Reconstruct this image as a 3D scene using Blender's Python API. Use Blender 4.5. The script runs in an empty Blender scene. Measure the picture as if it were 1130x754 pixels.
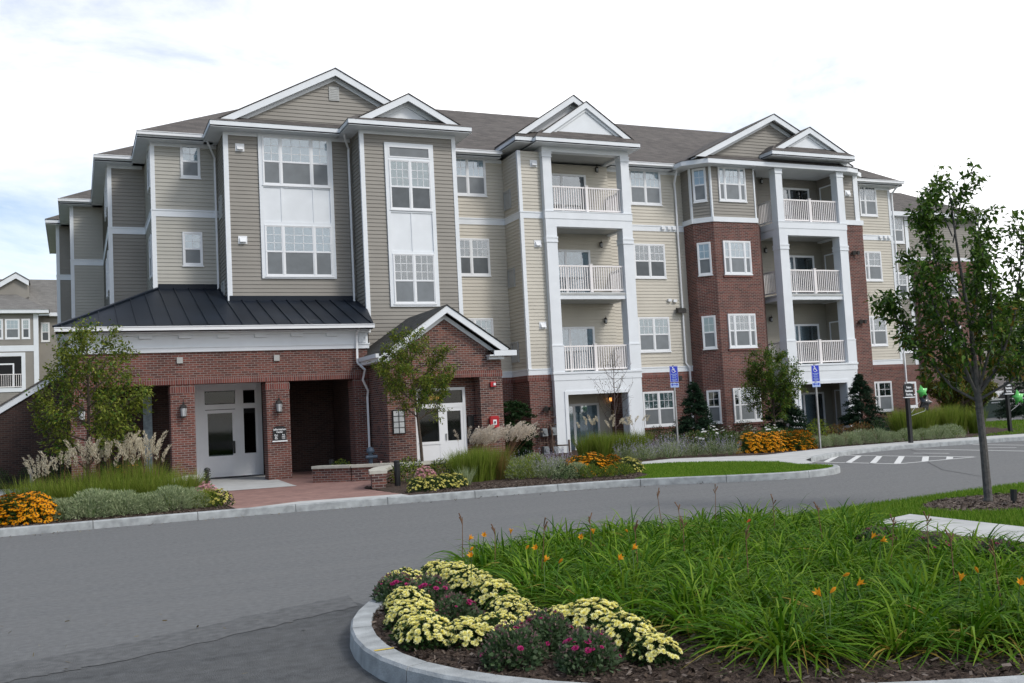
import bpy, math, random
import numpy as np
from mathutils import Vector, Matrix
random.seed(7); RNG = np.random.default_rng(7)
sc = bpy.context.scene; COL = sc.collection
R_ = math.radians
# ---------------------------------------------------------------- camera, sky, sun, exposure
cd = bpy.data.cameras.new('camera'); cam = bpy.data.objects.new('camera', cd); COL.objects.link(cam)
X_, Y_, Z_ = (0.9144946, -0.40133718, -0.05126494), (0.01828403, -0.0855829, 0.99616327), (-0.40418476, -0.91192326, -0.07092703)
cam.matrix_world = Matrix(((X_[0], Y_[0], Z_[0], 0), (X_[1], Y_[1], Z_[1], 0), (X_[2], Y_[2], Z_[2], 1.77), (0, 0, 0, 1)))
cd.sensor_width = 36; cd.lens = 34.871; cd.clip_end = 3000; cd.clip_start = .1
sc.camera = cam
SUN_EL, SUN_AZ = 42, 150            # azimuth: degrees clockwise from +Y (north)
w = bpy.data.worlds.new('World'); sc.world = w; w.use_nodes = True
nt = w.node_tree; N = nt.nodes; L = nt.links; N.clear()
out = N.new('ShaderNodeOutputWorld'); sky = N.new('ShaderNodeTexSky'); sky.sky_type = 'NISHITA'; sky.sun_disc = False
sky.sun_elevation = R_(SUN_EL); sky.sun_rotation = R_(SUN_AZ); sky.air_density = 1.0; sky.dust_density = 1.5
b1 = N.new('ShaderNodeBackground'); b1.inputs['Strength'].default_value = .15; L.new(sky.outputs[0], b1.inputs[0])
b2 = N.new('ShaderNodeBackground'); b2.inputs[0].default_value = (1.0, 1.0, 1.02, 1); b2.inputs['Strength'].default_value = 1.45
tc = N.new('ShaderNodeTexCoord'); mp = N.new('ShaderNodeMapping'); mp.inputs['Scale'].default_value = (1, 1, 2.6); L.new(tc.outputs['Generated'], mp.inputs[0])
nz = N.new('ShaderNodeTexNoise'); nz.inputs['Scale'].default_value = 2.3; nz.inputs['Detail'].default_value = 9; nz.inputs['Roughness'].default_value = .6; nz.inputs['Distortion'].default_value = .4
L.new(mp.outputs[0], nz.inputs['Vector'])
# thinner cloud towards the west (left), thick overcast towards the east
sx = N.new('ShaderNodeSeparateXYZ'); L.new(tc.outputs['Generated'], sx.inputs[0])
ma = N.new('ShaderNodeMath'); ma.operation = 'MULTIPLY_ADD'; ma.inputs[1].default_value = .34; ma.inputs[2].default_value = .05; L.new(sx.outputs['X'], ma.inputs[0])
ad = N.new('ShaderNodeMath'); ad.operation = 'ADD'; L.new(nz.outputs['Fac'], ad.inputs[0]); L.new(ma.outputs[0], ad.inputs[1])
mr = N.new('ShaderNodeMapRange'); mr.inputs['From Min'].default_value = .42; mr.inputs['From Max'].default_value = .72; mr.inputs['To Min'].default_value = .05; mr.clamp = True
L.new(ad.outputs[0], mr.inputs['Value'])
mx = N.new('ShaderNodeMixShader'); L.new(mr.outputs[0], mx.inputs[0]); L.new(b1.outputs[0], mx.inputs[1]); L.new(b2.outputs[0], mx.inputs[2]); L.new(mx.outputs[0], out.inputs[0])
sl = bpy.data.lights.new('sun', 'SUN'); sl.energy = 1.5; sl.angle = R_(12); sl.color = (1, .95, .88)
so = bpy.data.objects.new('sun', sl); COL.objects.link(so)
sd = Vector((math.sin(R_(SUN_AZ)) * math.cos(R_(SUN_EL)), math.cos(R_(SUN_AZ)) * math.cos(R_(SUN_EL)), math.sin(R_(SUN_EL))))
so.rotation_euler = sd.to_track_quat('Z', 'Y').to_euler(); so.location = (0, -20, 40)
sc.view_settings.view_transform = 'Standard'; sc.view_settings.look = 'None'; sc.view_settings.exposure = 0.08; sc.view_settings.gamma = 1; sc.view_settings.use_curve_mapping = False
sc.render.engine = 'CYCLES'; sc.cycles.use_denoising = True; sc.cycles.max_bounces = 8; sc.cycles.transparent_max_bounces = 12
sc.cycles.sample_clamp_indirect = 6

# ---------------------------------------------------------------- materials
MATS = {}
def nodes(name):
    m = bpy.data.materials.new(name); m.use_nodes = True; n = m.node_tree.nodes; l = m.node_tree.links
    return m, n, l, n['Principled BSDF']
def pm(name, col, rough=.6, var=.12, scale=3, bump=0, bscale=60, spec=.4, metal=0, emit=None, hue=None):
    m, n, l, b = nodes(name)
    b.inputs['Roughness'].default_value = rough; b.inputs['Metallic'].default_value = metal; b.inputs['Specular IOR Level'].default_value = spec
    g = n.new('ShaderNodeNewGeometry')
    t = n.new('ShaderNodeTexNoise'); t.inputs['Scale'].default_value = scale; t.inputs['Detail'].default_value = 6; l.new(g.outputs['Position'], t.inputs['Vector'])
    r = n.new('ShaderNodeValToRGB'); c2 = hue or col
    r.color_ramp.elements[0].position = .3; r.color_ramp.elements[1].position = .7
    r.color_ramp.elements[0].color = tuple(max(0, c * (1 - var)) for c in col) + (1,)
    r.color_ramp.elements[1].color = tuple(min(1, c * (1 + var)) for c in c2) + (1,)
    l.new(t.outputs['Fac'], r.inputs[0]); l.new(r.outputs[0], b.inputs['Base Color'])
    if bump:
        t2 = n.new('ShaderNodeTexNoise'); t2.inputs['Scale'].default_value = bscale; t2.inputs['Detail'].default_value = 4; l.new(g.outputs['Position'], t2.inputs['Vector'])
        bp = n.new('ShaderNodeBump'); bp.inputs['Strength'].default_value = bump; bp.inputs['Distance'].default_value = .02; l.new(t2.outputs['Fac'], bp.inputs['Height']); l.new(bp.outputs[0], b.inputs['Normal'])
    if emit:
        b.inputs['Emission Color'].default_value = emit[:3] + (1,); b.inputs['Emission Strength'].default_value = emit[3]
    MATS[name] = m; return m
def leafmat(name, cols, rough=.6, trans=.3, spec=.35):
    spec = min(spec, .12)
    """foliage: colour picked per leaf, a little light through the blade"""
    m, n, l, b = nodes(name); g = n.new('ShaderNodeNewGeometry'); r = n.new('ShaderNodeValToRGB'); e = r.color_ramp.elements
    k = len(cols)
    for i in range(k - 2): e.new(.5)
    for i, c in enumerate(cols): e[i].position = i / max(1, k - 1); e[i].color = tuple(c) + (1,)
    l.new(g.outputs['Random Per Island'], r.inputs[0]); l.new(r.outputs[0], b.inputs['Base Color'])
    b.inputs['Roughness'].default_value = rough; b.inputs['Specular IOR Level'].default_value = spec
    if trans:
        tr = n.new('ShaderNodeBsdfTranslucent'); l.new(r.outputs[0], tr.inputs['Color']); ms = n.new('ShaderNodeMixShader'); ms.inputs[0].default_value = trans
        l.new(b.outputs[0], ms.inputs[1]); l.new(tr.outputs[0], ms.inputs[2]); l.new(ms.outputs[0], n['Material Output'].inputs[0])
    MATS[name] = m; return m
def brickmat(name, c1, c2, mortar, bw, bh, off=.5, rough=.85, ms=.009, rot=0, bump=.6, bias=0):
    m, n, l, b = nodes(name); uv = n.new('ShaderNodeUVMap'); t = n.new('ShaderNodeTexBrick'); t.offset = off
    mpn = n.new('ShaderNodeMapping'); mpn.inputs['Rotation'].default_value = (0, 0, rot); l.new(uv.outputs[0], mpn.inputs[0]); l.new(mpn.outputs[0], t.inputs['Vector'])
    t.inputs['Scale'].default_value = 1; t.inputs['Brick Width'].default_value = bw; t.inputs['Row Height'].default_value = bh; t.inputs['Mortar Size'].default_value = ms; t.inputs['Mortar Smooth'].default_value = .3
    t.inputs['Bias'].default_value = bias
    t.inputs['Color1'].default_value = c1 + (1,); t.inputs['Color2'].default_value = c2 + (1,); t.inputs['Mortar'].default_value = mortar + (1,)
    g = n.new('ShaderNodeNewGeometry'); z = n.new('ShaderNodeTexNoise'); z.inputs['Scale'].default_value = 1.3; z.inputs['Detail'].default_value = 8; l.new(g.outputs['Position'], z.inputs['Vector'])
    r = n.new('ShaderNodeMapRange'); r.inputs['To Min'].default_value = .72; r.inputs['To Max'].default_value = 1.28; l.new(z.outputs['Fac'], r.inputs['Value'])
    mu = n.new('ShaderNodeMix'); mu.data_type = 'RGBA'; mu.blend_type = 'MULTIPLY'; mu.inputs['Factor'].default_value = 1; l.new(t.outputs['Color'], mu.inputs['A']); l.new(r.outputs[0], mu.inputs['B']); l.new(mu.outputs['Result'], b.inputs['Base Color'])
    b.inputs['Roughness'].default_value = rough; b.inputs['Specular IOR Level'].default_value = .2
    bp = n.new('ShaderNodeBump'); bp.invert = True; bp.inputs['Strength'].default_value = bump; bp.inputs['Distance'].default_value = .012; l.new(t.outputs['Fac'], bp.inputs['Height']); l.new(bp.outputs[0], b.inputs['Normal'])
    MATS[name] = m; return m
def glassmat(name, tint, refl, hi=.9):
    m, n, l, b = nodes(name); tr = n.new('ShaderNodeBsdfTransparent'); tr.inputs[0].default_value = tint + (1,); gl = n.new('ShaderNodeBsdfGlossy'); gl.inputs['Roughness'].default_value = .03
    lw = n.new('ShaderNodeLayerWeight'); lw.inputs['Blend'].default_value = .35; mr_ = n.new('ShaderNodeMapRange'); mr_.inputs['To Min'].default_value = refl; mr_.inputs['To Max'].default_value = hi; l.new(lw.outputs['Fresnel'], mr_.inputs['Value'])
    ms = n.new('ShaderNodeMixShader'); l.new(mr_.outputs[0], ms.inputs[0]); l.new(tr.outputs[0], ms.inputs[1]); l.new(gl.outputs[0], ms.inputs[2]); l.new(ms.outputs[0], n['Material Output'].inputs[0])
    MATS[name] = m; return m
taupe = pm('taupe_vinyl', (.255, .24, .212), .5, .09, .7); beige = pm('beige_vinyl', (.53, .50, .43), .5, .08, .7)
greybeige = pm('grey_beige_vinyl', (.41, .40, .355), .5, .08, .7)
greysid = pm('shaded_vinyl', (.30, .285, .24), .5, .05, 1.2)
white = pm('white_trim', (.735, .77, .80), .45, .04, 2); vinyl = pm('white_vinyl', (.78, .80, .82), .35, .02, 2); rail_m = pm('rail_vinyl', (.80, .77, .76), .4, .02, 2)
brick = brickmat('red_brick', (.19, .07, .054), (.09, .041, .036), (.25, .22, .20), .203, .0677)
brickB = brickmat('mixed_brick', (.215, .088, .066), (.06, .032, .032), (.28, .245, .22), .203, .0677)
soldier = brickmat('soldier_brick', (.215, .07, .055), (.12, .042, .038), (.25, .21, .19), .0677, .203, 0)
paver = brickmat('paver_brick', (.32, .19, .16), (.22, .125, .11), (.22, .17, .15), .2, .1, .5, .8, .006, R_(45), .3)
brickD = brickmat('dark_and_shaded_brick', (.062, .034, .028), (.034, .021, .019), (.07, .06, .055), .203, .0677)  # annex's own dark brick; on porch inner walls the shade is in the colour
shingle = brickmat('asphalt_shingle', (.145, .132, .122), (.092, .085, .082), (.09, .083, .078), .33, .10, .5, .9, .008, 0, .5)
shingleD = brickmat('dark_shingle', (.075, .075, .07), (.045, .046, .045), (.04, .04, .04), .33, .10, .5, .9, .008, 0, .5)
metalroof = pm('standing_seam_metal', (.010, .015, .024), .5, .25, .8, .03, 3, .2)
concrete = pm('granite_kerb', (.335, .355, .36), .75, .26, 6, .35, 70, .2); pave = pm('concrete_paving', (.46, .47, .46), .85, .1, 2.5, .15, 80, .2)
cap_m = pm('cast_stone', (.47, .46, .40), .8, .12, 5, .2, 60, .2)
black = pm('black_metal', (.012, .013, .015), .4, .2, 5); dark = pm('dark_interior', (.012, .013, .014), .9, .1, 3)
bronze = pm('bronze_metal', (.03, .028, .026), .45, .2, 6); grey_m = pm('galvanised_metal', (.30, .31, .31), .45, .15, 8, 0, 60, .5, .5)
meter_m = pm('grey_meter_paint', (.20, .22, .23), .5, .2, 8); rust = pm('rusty_pipe', (.10, .065, .05), .7, .4, 12)
red = pm('red_enamel', (.42, .012, .02), .35, .1, 6); blueM = pm('blue_sign_face', (.012, .035, .42), .4, .05, 4); whiteM = pm('white_sign_face', (.80, .82, .84), .4, .02, 3)
paleB = pm('pale_blue_sign_face', (.32, .42, .68), .4, .05, 4)
doorw = pm('white_door_paint', (.88, .90, .92), .4, .04, 2); screen = pm('insect_screen', (.15, .168, .18), .45, .12, 3, 0, 60, .5)
screenB = pm('light_insect_screen', (.19, .21, .225), .45, .12, 3); screenD = pm('dark_insect_screen', (.085, .098, .108), .45, .2, 3)
blindW = pm('white_blind', (.66, .72, .74), .7, .05, 2); blindG = pm('pale_green_curtain', (.36, .46, .43), .8, .18, 5); blindD = pm('dim_room', (.05, .058, .062), .8, .3, 2); louv = pm('grey_vent', (.40, .41, .40), .6, .05, 5)
curtain = pm('blue_grey_curtain', (.30, .38, .42), .85, .25, 9)
glass = glassmat('window_glass', (.86, .92, .95), .14); glassD = glassmat('door_glass', (.5, .55, .55), .012, .55)
lampglass = pm('frosted_lamp_glass', (.55, .57, .58), .3, .05, 5); litM = pm('lit_lamp', (1, .6, .2), .5, 0, 3, emit=(1, .42, .1, 2.2)); amberM = pm('amber_lamp', (1, .6, .1), .5, 0, 3, emit=(1, .45, .03, .8))
paperM = pm('white_notice_paper', (.62, .64, .64), .8, .15, 12)
bark = pm('grey_bark', (.105, .10, .095), .85, .3, 18, .6, 50, .2); barkB = pm('brown_bark', (.075, .058, .045), .85, .3, 18, .4, 40, .2); twigM = pm('bare_twigs', (.085, .06, .055), .8, .2, 15)
stemM = pm('green_stem', (.08, .14, .035), .6, .2, 9); dryM = pm('dry_stem', (.16, .085, .045), .8, .25, 9)
# ---------------------------------------------------------------- mesh builder
class FR:
    def __init__(s, o, t=(1, 0)):
        l = math.hypot(*t); s.o = Vector((o[0], o[1], o[2] if len(o) > 2 else 0)); s.t = Vector((t[0] / l, t[1] / l, 0)); s.n = Vector((s.t.y, -s.t.x, 0))
    def p(s, u, d, z): return s.o + s.t * u + s.n * d + Vector((0, 0, z))
W0 = FR((0, 0, 0))
class MB:
    def __init__(s): s.v = []; s.f = []; s.m = []; s.k = 0; s.cuts = []
    def cut(s): s.cuts.append((len(s.v), len(s.f))); return s
    def mat(s, k): s.k = k; return s
    def add(s, vs, fs):
        b = len(s.v); s.v += [tuple(v) for v in vs]
        for f in fs: s.f.append([b + i for i in f]); s.m.append(s.k)
        return s
    def poly(s, *pts): return s.add(pts, [list(range(len(pts)))])
    def hexa(s, P): return s.add(P, [(0, 1, 2, 3), (7, 6, 5, 4), (0, 4, 5, 1), (1, 5, 6, 2), (2, 6, 7, 3), (3, 7, 4, 0)])
    def fb(s, F, u0, u1, d0, d1, z0, z1):
        return s.hexa([F.p(u0, d0, z0), F.p(u1, d0, z0), F.p(u1, d1, z0), F.p(u0, d1, z0), F.p(u0, d0, z1), F.p(u1, d0, z1), F.p(u1, d1, z1), F.p(u0, d1, z1)])
    def box(s, x0, x1, y0, y1, z0, z1):
        return s.hexa([(x0, y0, z0), (x1, y0, z0), (x1, y1, z0), (x0, y1, z0), (x0, y0, z1), (x1, y0, z1), (x1, y1, z1), (x0, y1, z1)])
    def ring(s, F, u0, u1, d0, d1, z0, z1, w, wb=None):
        wb = w if wb is None else wb
        s.fb(F, u0, u0 + w, d0, d1, z0, z1); s.fb(F, u1 - w, u1, d0, d1, z0, z1); s.fb(F, u0 + w, u1 - w, d0, d1, z1 - w, z1); s.fb(F, u0 + w, u1 - w, d0, d1, z0, z0 + wb); return s
    def prism(s, pts, vec):
        n = len(pts); v = Vector(vec); P = [Vector(p) for p in pts]
        return s.add(P + [p + v for p in P], [list(range(n))[::-1], list(range(n, 2 * n))] + [(i, (i + 1) % n, n + (i + 1) % n, n + i) for i in range(n)])
    def beam(s, a, b, wd, h, up=(0, 0, 1)):
        a, b = Vector(a), Vector(b); d = (b - a).normalized(); sd_ = d.cross(Vector(up)).normalized() * (wd / 2); u = sd_.cross(d).normalized() * h
        return s.hexa([a - sd_, a + sd_, b + sd_, b - sd_, a - sd_ + u, a + sd_ + u, b + sd_ + u, b - sd_ + u])
    def tube(s, pts, r, n=8, cap=True):
        P = [Vector(p) for p in pts]; rs = r if isinstance(r, (list, tuple)) else [r] * len(P); V = []; Fs = []
        x = None
        for i, p in enumerate(P):
            d = (P[min(i + 1, len(P) - 1)] - P[max(i - 1, 0)]).normalized()
            if x is None: x = d.orthogonal().normalized()
            x = (x - d * x.dot(d)).normalized(); y = d.cross(x)
            for k in range(n): a = 2 * math.pi * k / n; V.append(p + (x * math.cos(a) + y * math.sin(a)) * rs[i])
        for i in range(len(P) - 1):
            for k in range(n): Fs.append((i * n + k, i * n + (k + 1) % n, (i + 1) * n + (k + 1) % n, (i + 1) * n + k))
        if cap: Fs += [tuple(range(n))[::-1], tuple((len(P) - 1) * n + k for k in range(n))]
        return s.add(V, Fs)
    def lathe(s, c, prof, n=14):
        return s.tube([Vector(c) + Vector((0, 0, z)) for r, z in prof], [max(r, .0005) for r, z in prof], n)
def setprops(o, label=None, cat=None, group=None, kind=None):
    if label: o['label'] = label
    if cat: o['category'] = cat
    if group: o['group'] = group
    if kind: o['kind'] = kind
    return o
def thing(name, label, cat, loc=(0, 0, 0), group=None, rz=0):
    o = bpy.data.objects.new(name, None); COL.objects.link(o); o.location = loc; o.rotation_euler = (0, 0, rz); o.empty_display_size = .2
    o['_o'] = list(loc); return setprops(o, label, cat, group)
def origin(o):
    return Vector(o['_o']) if '_o' in o.keys() else Vector((0, 0, 0))
def mkuv(me):
    uv = me.uv_layers.new(name='UVMap'); nl = len(me.loops); co = np.empty(len(me.vertices) * 3); me.vertices.foreach_get('co', co); co = co.reshape(-1, 3)
    li = np.empty(nl, int); me.loops.foreach_get('vertex_index', li); pn = np.empty(len(me.polygons) * 3); me.polygons.foreach_get('normal', pn); pn = pn.reshape(-1, 3)
    lt = np.empty(len(me.polygons), int); me.polygons.foreach_get('loop_total', lt); nn = np.repeat(pn, lt, axis=0); p = co[li]
    h = np.hypot(nn[:, 0], nn[:, 1]); flat = h < .05; hs = np.where(flat, 1, h); tx, ty = -nn[:, 1] / hs, nn[:, 0] / hs
    sg = np.where((np.abs(tx) > np.abs(ty)) & (tx < 0) | (np.abs(tx) <= np.abs(ty)) & (ty < 0), -1, 1); tx *= sg; ty *= sg
    u = np.where(flat, p[:, 0], p[:, 0] * tx + p[:, 1] * ty); v = np.where(flat, p[:, 1], p[:, 2] / np.maximum(h, .2))
    uv.data.foreach_set('uv', np.stack([u, v], 1).ravel())
def obj(name, mb, mats, parent=None, smooth=False, uv=True, abs_=True, **kw):
    if mb.cuts:                                   # every marked piece becomes a part of its own
        cs = [(0, 0)] + mb.cuts + [(len(mb.v), len(mb.f))]; o = None
        for (v0, f0), (v1, f1) in zip(cs[:-1], cs[1:]):
            if f1 > f0:
                q = MB(); q.v = mb.v[v0:v1]; q.f = [[i - v0 for i in f] for f in mb.f[f0:f1]]; q.m = mb.m[f0:f1]; o = obj(name, q, mats, parent, smooth, uv, abs_, **kw)
        return o
    me = bpy.data.meshes.new(name); off = origin(parent) if parent is not None and abs_ else Vector((0, 0, 0))
    if abs_ and parent is None: off = Vector((0, 0, 0))
    me.from_pydata([(v[0] - off.x, v[1] - off.y, v[2] - off.z) for v in mb.v], [], mb.f); me.update()
    if uv:
        for_uv = me
        mkuv(for_uv)
    for m in (mats if isinstance(mats, (list, tuple)) else [mats]): me.materials.append(m)
    me.polygons.foreach_set('material_index', mb.m)
    if smooth: me.polygons.foreach_set('use_smooth', [True] * len(me.polygons))
    o = bpy.data.objects.new(name, me); COL.objects.link(o)
    if parent is not None: o.parent = parent; o['_o'] = list(off)
    else: o['_o'] = [0, 0, 0]
    return setprops(o, **kw)
def npobj(name, V, Q, mi, mats, parent=None, smooth=False, **kw):
    """quads from numpy arrays (local coordinates)"""
    me = bpy.data.meshes.new(name); V = np.asarray(V, np.float32); Q = np.asarray(Q, np.int32)
    me.vertices.add(len(V)); me.vertices.foreach_set('co', V.ravel()); me.loops.add(Q.size); me.loops.foreach_set('vertex_index', Q.ravel())
    me.polygons.add(len(Q)); me.polygons.foreach_set('loop_start', np.arange(len(Q), dtype=np.int32) * 4); me.polygons.foreach_set('loop_total', np.full(len(Q), 4, np.int32))
    for m in mats: me.materials.append(m)
    me.polygons.foreach_set('material_index', np.asarray(mi, np.int32))
    if smooth: me.polygons.foreach_set('use_smooth', np.ones(len(Q), bool))
    me.update(calc_edges=True); me.validate()
    o = bpy.data.objects.new(name, me); COL.objects.link(o); o['_o'] = [0, 0, 0]
    if parent is not None: o.parent = parent
    return setprops(o, **kw)
def copy_tree(o, loc, rz=0, s=1, label=None, group=None):
    kids = [k for k in ALLKIDS(o)]
    c = o.copy(); COL.objects.link(c); c.location = loc; c.rotation_euler = (0, 0, rz); c.scale = (s, s, s) if not isinstance(s, tuple) else s
    if label: c['label'] = label
    if group: c['group'] = group
    for k in kids:
        d = k.copy(); COL.objects.link(d); d.parent = c
        for g in ALLKIDS(k):
            e = g.copy(); COL.objects.link(e); e.parent = d
    return c
def ALLKIDS(o): return list(o.children)
def textpart(name, txt, mat, parent, F, u, d, z, size, align='CENTER', ext=.002, squeeze=1.0):
    cu = bpy.data.curves.new(name, 'FONT'); cu.body = txt; cu.size = size; cu.align_x = align; cu.align_y = 'CENTER'; cu.extrude = ext; cu.space_line = .9; cu.offset = size * .025
    to = bpy.data.objects.new(name, cu); COL.objects.link(to); bpy.context.view_layer.update()
    me = bpy.data.meshes.new_from_object(to.evaluated_get(bpy.context.evaluated_depsgraph_get())); COL.objects.unlink(to); bpy.data.objects.remove(to)
    off = origin(parent)
    for vtx in me.vertices:
        q = F.p(u + vtx.co.x * squeeze, d + vtx.co.z, z + vtx.co.y) - off; vtx.co = q
    me.materials.clear(); me.materials.append(mat)
    o = bpy.data.objects.new(name, me); COL.objects.link(o); o.parent = parent; o['_o'] = list(off); return o
# ---------------------------------------------------------------- ground, road, pavements
def sheet(name, pts, z, mat, **kw):
    return obj(name, MB().poly(*[(x, y, z) for x, y in pts]), mat, kind='structure', **kw)
asph = pm('asphalt', (.158, .163, .165), .85, .16, 14, .7, 140, .25); asphD = pm('dark_asphalt', (.080, .084, .087), .8, .28, 9, .7, 120, .3)
def wear(m, dirv, col, amt):                      # drag marks and dusty streaks along the direction of travel
    n = m.node_tree.nodes; l = m.node_tree.links; b = n['Principled BSDF']; g = n.new('ShaderNodeNewGeometry'); mp_ = n.new('ShaderNodeMapping')
    mp_.inputs['Rotation'].default_value = (0, 0, dirv); mp_.inputs['Scale'].default_value = (.12, 2.2, 1); l.new(g.outputs['Position'], mp_.inputs[0])
    t = n.new('ShaderNodeTexNoise'); t.inputs['Scale'].default_value = 1.0; t.inputs['Detail'].default_value = 7; t.inputs['Roughness'].default_value = .65; l.new(mp_.outputs[0], t.inputs['Vector'])
    r = n.new('ShaderNodeMapRange'); r.inputs['From Min'].default_value = .42; r.inputs['From Max'].default_value = .75; r.inputs['To Max'].default_value = amt; l.new(t.outputs['Fac'], r.inputs['Value'])
    src = b.inputs['Base Color'].links[0].from_socket; mi = n.new('ShaderNodeMix'); mi.data_type = 'RGBA'; l.new(r.outputs[0], mi.inputs['Factor']); l.new(src, mi.inputs['A']); mi.inputs['B'].default_value = col + (1,); l.new(mi.outputs['Result'], b.inputs['Base Color'])
wear(asph, R_(-4), (.19, .193, .19), .5); wear(asphD, R_(-14), (.13, .133, .133), .6)
grassbase = pm('turf_soil', (.06, .105, .02), .9, .3, 4); soil = pm('bark_mulch', (.040, .028, .022), .95, .55, 45, 1.0, 130, .15, hue=(.085, .062, .050))
mulchG = pm('weathered_mulch', (.105, .080, .066), .95, .45, 38, 1.0, 110, .15, hue=(.17, .135, .115)); paint = pm('road_paint', (.62, .63, .62), .7, .12, 9)
dust = pm('dusty_seam', (.13, .13, .127), .9, .3, 6); yellowp = pm('yellow_paint_mark', (.55, .40, .05), .8, .3, 20)
sheet('ground', [(-700, -300), (900, -300), (900, 900), (-700, 900)], -.03, pm('far_ground', (.05, .07, .025), .95, .3, .3))
sheet('road', [(-90, -60), (140, -60), (140, 62), (37.5, 62), (37.5, 24), (-90, 24)], 0, asph)
sheet('asphalt_apron', [(-60, 6.2), (-4, 8.1), (-.55, 8.55), (.28, 8.70), (1.43, 9.27), (2.45, 9.75), (2.9, 7), (2.6, 5), (4.5, 3.4), (8, 2.6), (14, 2), (14, -40), (-60, -40)], .004, asphD)
rgs = random.Random(4)
def ragged(pts, amp, n=14):
    o = []
    for a, b in zip(pts[:-1], pts[1:]):
        for i in range(n): t = i / n; o.append((a[0] + (b[0] - a[0]) * t + rgs.uniform(-amp, amp), a[1] + (b[1] - a[1]) * t + rgs.uniform(-amp, amp)))
    return o + [pts[-1]]
asphM = pm('worn_asphalt_edge', (.120, .124, .126), .85, .22, 11, .6, 130, .25); tarM = pm('tar_joint', (.05, .052, .054), .7, .2, 20)
up_ = ragged([(-8, 7.95), (-4, 8.4), (-.55, 8.9), (.28, 9.05), (1.43, 9.6), (2.5, 10.05)], .035); lo_ = ragged([(2.4, 9.4), (1.43, 8.95), (.28, 8.42), (-.55, 8.25), (-4, 7.7), (-8, 7.2)], .035)
sheet('asphalt_apron', up_ + lo_, .008, asphM)
jn = MB()
for P_ in ([(16.6, 14.6), (17.6, 16.5), (19.2, 18.4), (21.5, 20.6), (23.2, 22.9)], [(24.0, 15.5), (25.5, 18.0), (26.6, 20.5), (27.0, 22.6)]):
    for a, b in zip(P_[:-1], P_[1:]):
        a, b = Vector((a[0], a[1], .0046)), Vector((b[0], b[1], .0046)); q = (b - a).normalized().cross(Vector((0, 0, 1))) * .012; jn.poly(a - q, a + q, b + q, b - q)
obj('road_joint', jn, tarM, kind='structure')
# kerbs: granite blocks, each joint a real gap
def kerb(name, pts, h=.15, wd=.15, block=1.9, label=None, off=0):
    """pts: front face line, body on the left of the direction of travel; chopped into blocks"""
    P = [Vector((x, y, 0)) for x, y in pts]; seg = []; dist = [0]
    for i in range(len(P) - 1): dist.append(dist[-1] + (P[i + 1] - P[i]).length)
    def at(d):
        d = max(0, min(dist[-1], d))
        for i in range(len(P) - 1):
            if d <= dist[i + 1] + 1e-9:
                t = (d - dist[i]) / max(1e-9, dist[i + 1] - dist[i]); return P[i].lerp(P[i + 1], t)
    def nrm(d):
        a, b = at(d - .15), at(d + .15); t = (b - a).normalized(); return Vector((-t.y, t.x, 0))
    mb = MB(); k = off
    while k < dist[-1] - .05:
        e = min(dist[-1], k + block); n = max(1, int((e - k) / .3)); a0, a1 = max(0, k) + .006, e - .006
        ring = []
        for i in range(n + 1):
            d = a0 + (a1 - a0) * i / n; p = at(d); q = nrm(d); ring.append([p + Vector((0, 0, -.05)), p + q * .012 + Vector((0, 0, h - .02)), p + q * .03 + Vector((0, 0, h)), p + q * wd + Vector((0, 0, h)), p + q * wd + Vector((0, 0, -.05))])
        V = [v for r in ring for v in r]; Fs = []
        for i in range(n):
            for j in range(5): Fs.append((i * 5 + j, i * 5 + (j + 1) % 5, (i + 1) * 5 + (j + 1) % 5, (i + 1) * 5 + j))
        Fs += [(0, 1, 2, 3, 4), tuple(n * 5 + j for j in (4, 3, 2, 1, 0))]; mb.add(V, Fs); k = e
    return obj(name, mb, concrete, kind='structure')
def smooth_line(pts, it=2):
    for _ in range(it):
        q = [pts[0]]
        for a, b in zip(pts[:-1], pts[1:]): q += [(a[0] * .75 + b[0] * .25, a[1] * .75 + b[1] * .25), (a[0] * .25 + b[0] * .75, a[1] * .25 + b[1] * .75)]
        pts = q + [pts[-1]]
    return pts
KF = [(-30, 20.6), (-1.2, 20.27), (2.4, 20.25), (4.2, 20.08), (6.0, 19.97), (6.85, 19.85), (8.8, 19.68), (10.86, 19.36), (12.0, 18.82), (13.2, 18.0), (14.3, 17.5), (15.1, 17.5), (15.8, 17.75), (16.35, 18.3), (16.45, 18.9), (16.3, 19.6)]
kerb('kerb', smooth_line(KF), block=1.87, off=.35)
FK = [(18.2, 21.5), (19.6, 22.4), (21.3, 23.2), (23.2, 23.55), (24.7, 23.4), (26.3, 23.25), (27.7, 23.0), (32, 22.4), (40, 21.3)]
kerb('kerb', smooth_line(FK), h=.13, block=2.4)
IK = [(9.4, 11.62), (7.0, 11.35), (4.8, 11.0), (3.3, 10.2), (2.66, 9.3), (2.24, 8.66), (1.98, 8.05), (1.86, 7.45), (1.83, 6.95), (1.9, 6.4), (2.14, 5.82), (2.6, 5.2), (3.2, 4.72), (4.1, 4.2), (5.2, 3.75), (8, 3.0), (14, 2.3)]
ikl = smooth_line(IK)
kerb('kerb', ikl, h=.15, wd=.18, block=1.45, off=.4)
obj('paint_mark', MB().poly((1.89, 6.9, .1535), (2.03, 6.9, .1535), (2.035, 6.93, .1535), (1.89, 6.935, .1535)), yellowp, kind='structure')
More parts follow.
